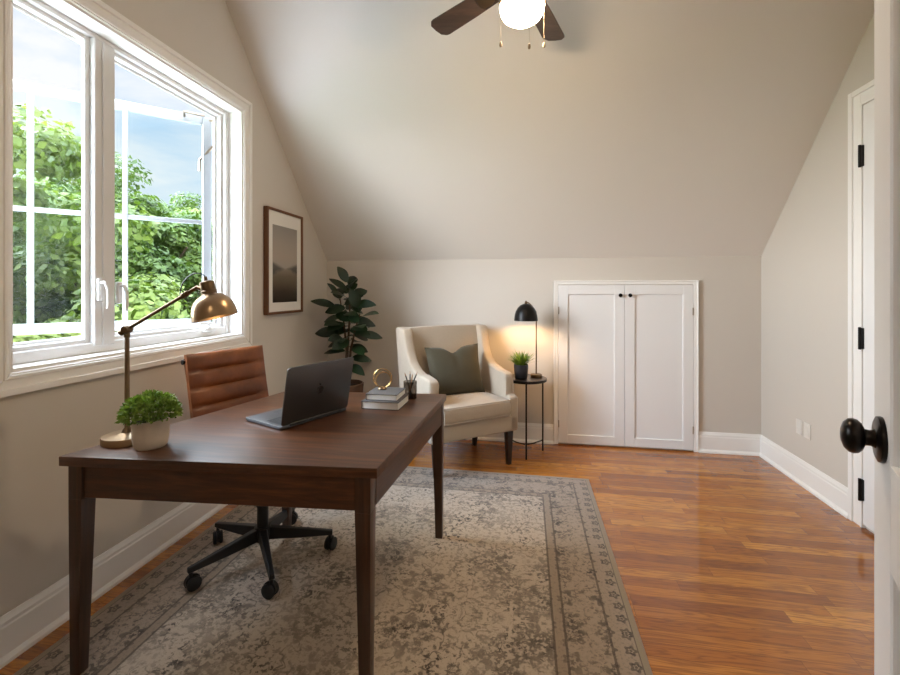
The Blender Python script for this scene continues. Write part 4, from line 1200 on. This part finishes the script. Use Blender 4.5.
# shrubs under the trees
shr = crown_mesh(9, 60, 26000, 1.4, 1.4, 1.2, 0.08); shr.materials.append(M['leaf_tree'])
for i, (x, y, z, lab) in enumerate(((-4.9, 4.0, -0.35, 'round green shrub below the window, under the near tree'), (-5.4, 6.6, -0.55, 'green shrub below the window, under the middle tree'),
                               (-5.0, 8.6, -0.6, 'green shrub below the lamp shade, outside the window'))):
    t = thing('garden_shrub', lab, 'shrub', (x, y, GZ), i*2.0, 'shrubs outside the window')
    o = bpy.data.objects.new('foliage', shr); C.objects.link(o); o.parent = t; o.location = (0, 0, z-GZ); o.scale = (1.0, 1.0, 1.0)
    bm = B(); tube(bm, [(0, 0, 0), (0, 0.05, 1.5), (0, 0, z-GZ)], [0.10, 0.07, 0.03], 8); obj('stem', bm, 'bark', t)

# ------------------------------------------------------------------ world: blue sky with white clouds, brighter overhead
w = bpy.data.worlds.new('sky'); sc.world = w; w.use_nodes = True
t = w.node_tree; t.nodes.clear(); g = NT(t)
tc = g.add('ShaderNodeTexCoord'); s = g.add('ShaderNodeSeparateXYZ'); g.link(tc.outputs['Generated'], s.inputs[0])
zc = g.math('MAXIMUM', s.outputs[2], 0.0)
# project onto a cloud deck
den = g.math('ADD', zc, 0.22)
cb = g.add('ShaderNodeCombineXYZ'); g.link(g.math('DIVIDE', s.outputs[0], den), cb.inputs[0]); g.link(g.math('DIVIDE', s.outputs[1], den), cb.inputs[1])
cn = g.noise(cb.outputs[0], 1.5, 6, 0.58, 0.3)
cloud = g.ramp(cn, [(0.36, 0.0), (0.58, 1.0)])
sky = g.ramp(zc, [(0.0, lin((232, 242, 252))), (0.18, lin((206, 230, 252))), (0.5, lin((176, 212, 248))), (1.0, lin((110, 165, 228)))])
low = g.ramp(zc, [(0.05, 0.75), (0.27, 0.0)])
colr = g.mix(g.math('MULTIPLY', g.math('MAXIMUM', cloud, low), 0.92), sky, (0.985, 0.99, 1.0, 1))
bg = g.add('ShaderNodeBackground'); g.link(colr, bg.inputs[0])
# added out-of-view sky glow and brightened zenith, to light the room
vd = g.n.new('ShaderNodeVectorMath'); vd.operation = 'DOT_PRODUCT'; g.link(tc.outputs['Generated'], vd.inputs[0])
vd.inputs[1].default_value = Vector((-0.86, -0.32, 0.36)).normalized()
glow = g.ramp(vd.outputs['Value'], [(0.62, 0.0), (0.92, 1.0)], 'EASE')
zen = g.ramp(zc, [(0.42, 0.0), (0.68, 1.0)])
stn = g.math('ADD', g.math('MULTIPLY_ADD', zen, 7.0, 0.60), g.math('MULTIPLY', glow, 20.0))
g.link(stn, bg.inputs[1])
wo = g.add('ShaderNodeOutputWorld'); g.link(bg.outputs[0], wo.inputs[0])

def light(name, kind, loc, rot, energy, color=(1, 1, 1), **kw):
    d = bpy.data.lights.new(name, kind); d.energy = energy; d.color = color
    for k, v in kw.items(): setattr(d, k, v)
    o = bpy.data.objects.new(name, d); C.objects.link(o); o.location = loc; o.rotation_euler = rot
    return o
# sun from behind the house, on the trees
light('sun', 'SUN', (0, 0, 10), (math.radians(38), math.radians(0), math.radians(62)), 1.5, (1.0, 0.95, 0.86), angle=0.01)
po_ = light('window_portal', 'AREA', (XL-WT-0.02, (WY0+WY1)/2, (WZ0+WZ1)/2), (0, -PI/2, 0), 1.0, shape='RECTANGLE', size=WZ1-WZ0, size_y=WY1-WY0)
po_.data.cycles.is_portal = True

# ------------------------------------------------------------------ camera
cam = bpy.data.cameras.new('camera'); co_ = bpy.data.objects.new('camera', cam); C.objects.link(co_)
cam.sensor_fit = 'HORIZONTAL'; cam.sensor_width = 36.0
cam.lens = 441.376/900*36.0
cam.shift_x = 0.0; cam.shift_y = (289.46-337.5)/900
cam.clip_start = 0.02; cam.clip_end = 300
co_.location = (0, 0, 1.30); co_.rotation_euler = (PI/2, 0, 0.1681)
sc.camera = co_
sc.view_settings.view_transform = 'Standard'; sc.view_settings.look = 'None'; sc.view_settings.gamma = 1.0
sc.view_settings.use_curve_mapping = False
sc.view_settings.exposure = 0.78
sc.cycles.use_denoising = True
sc.cycles.max_bounces = 14; sc.cycles.diffuse_bounces = 8; sc.cycles.glossy_bounces = 5; sc.cycles.transparent_max_bounces = 16
sc.cycles.sample_clamp_indirect = 6.0
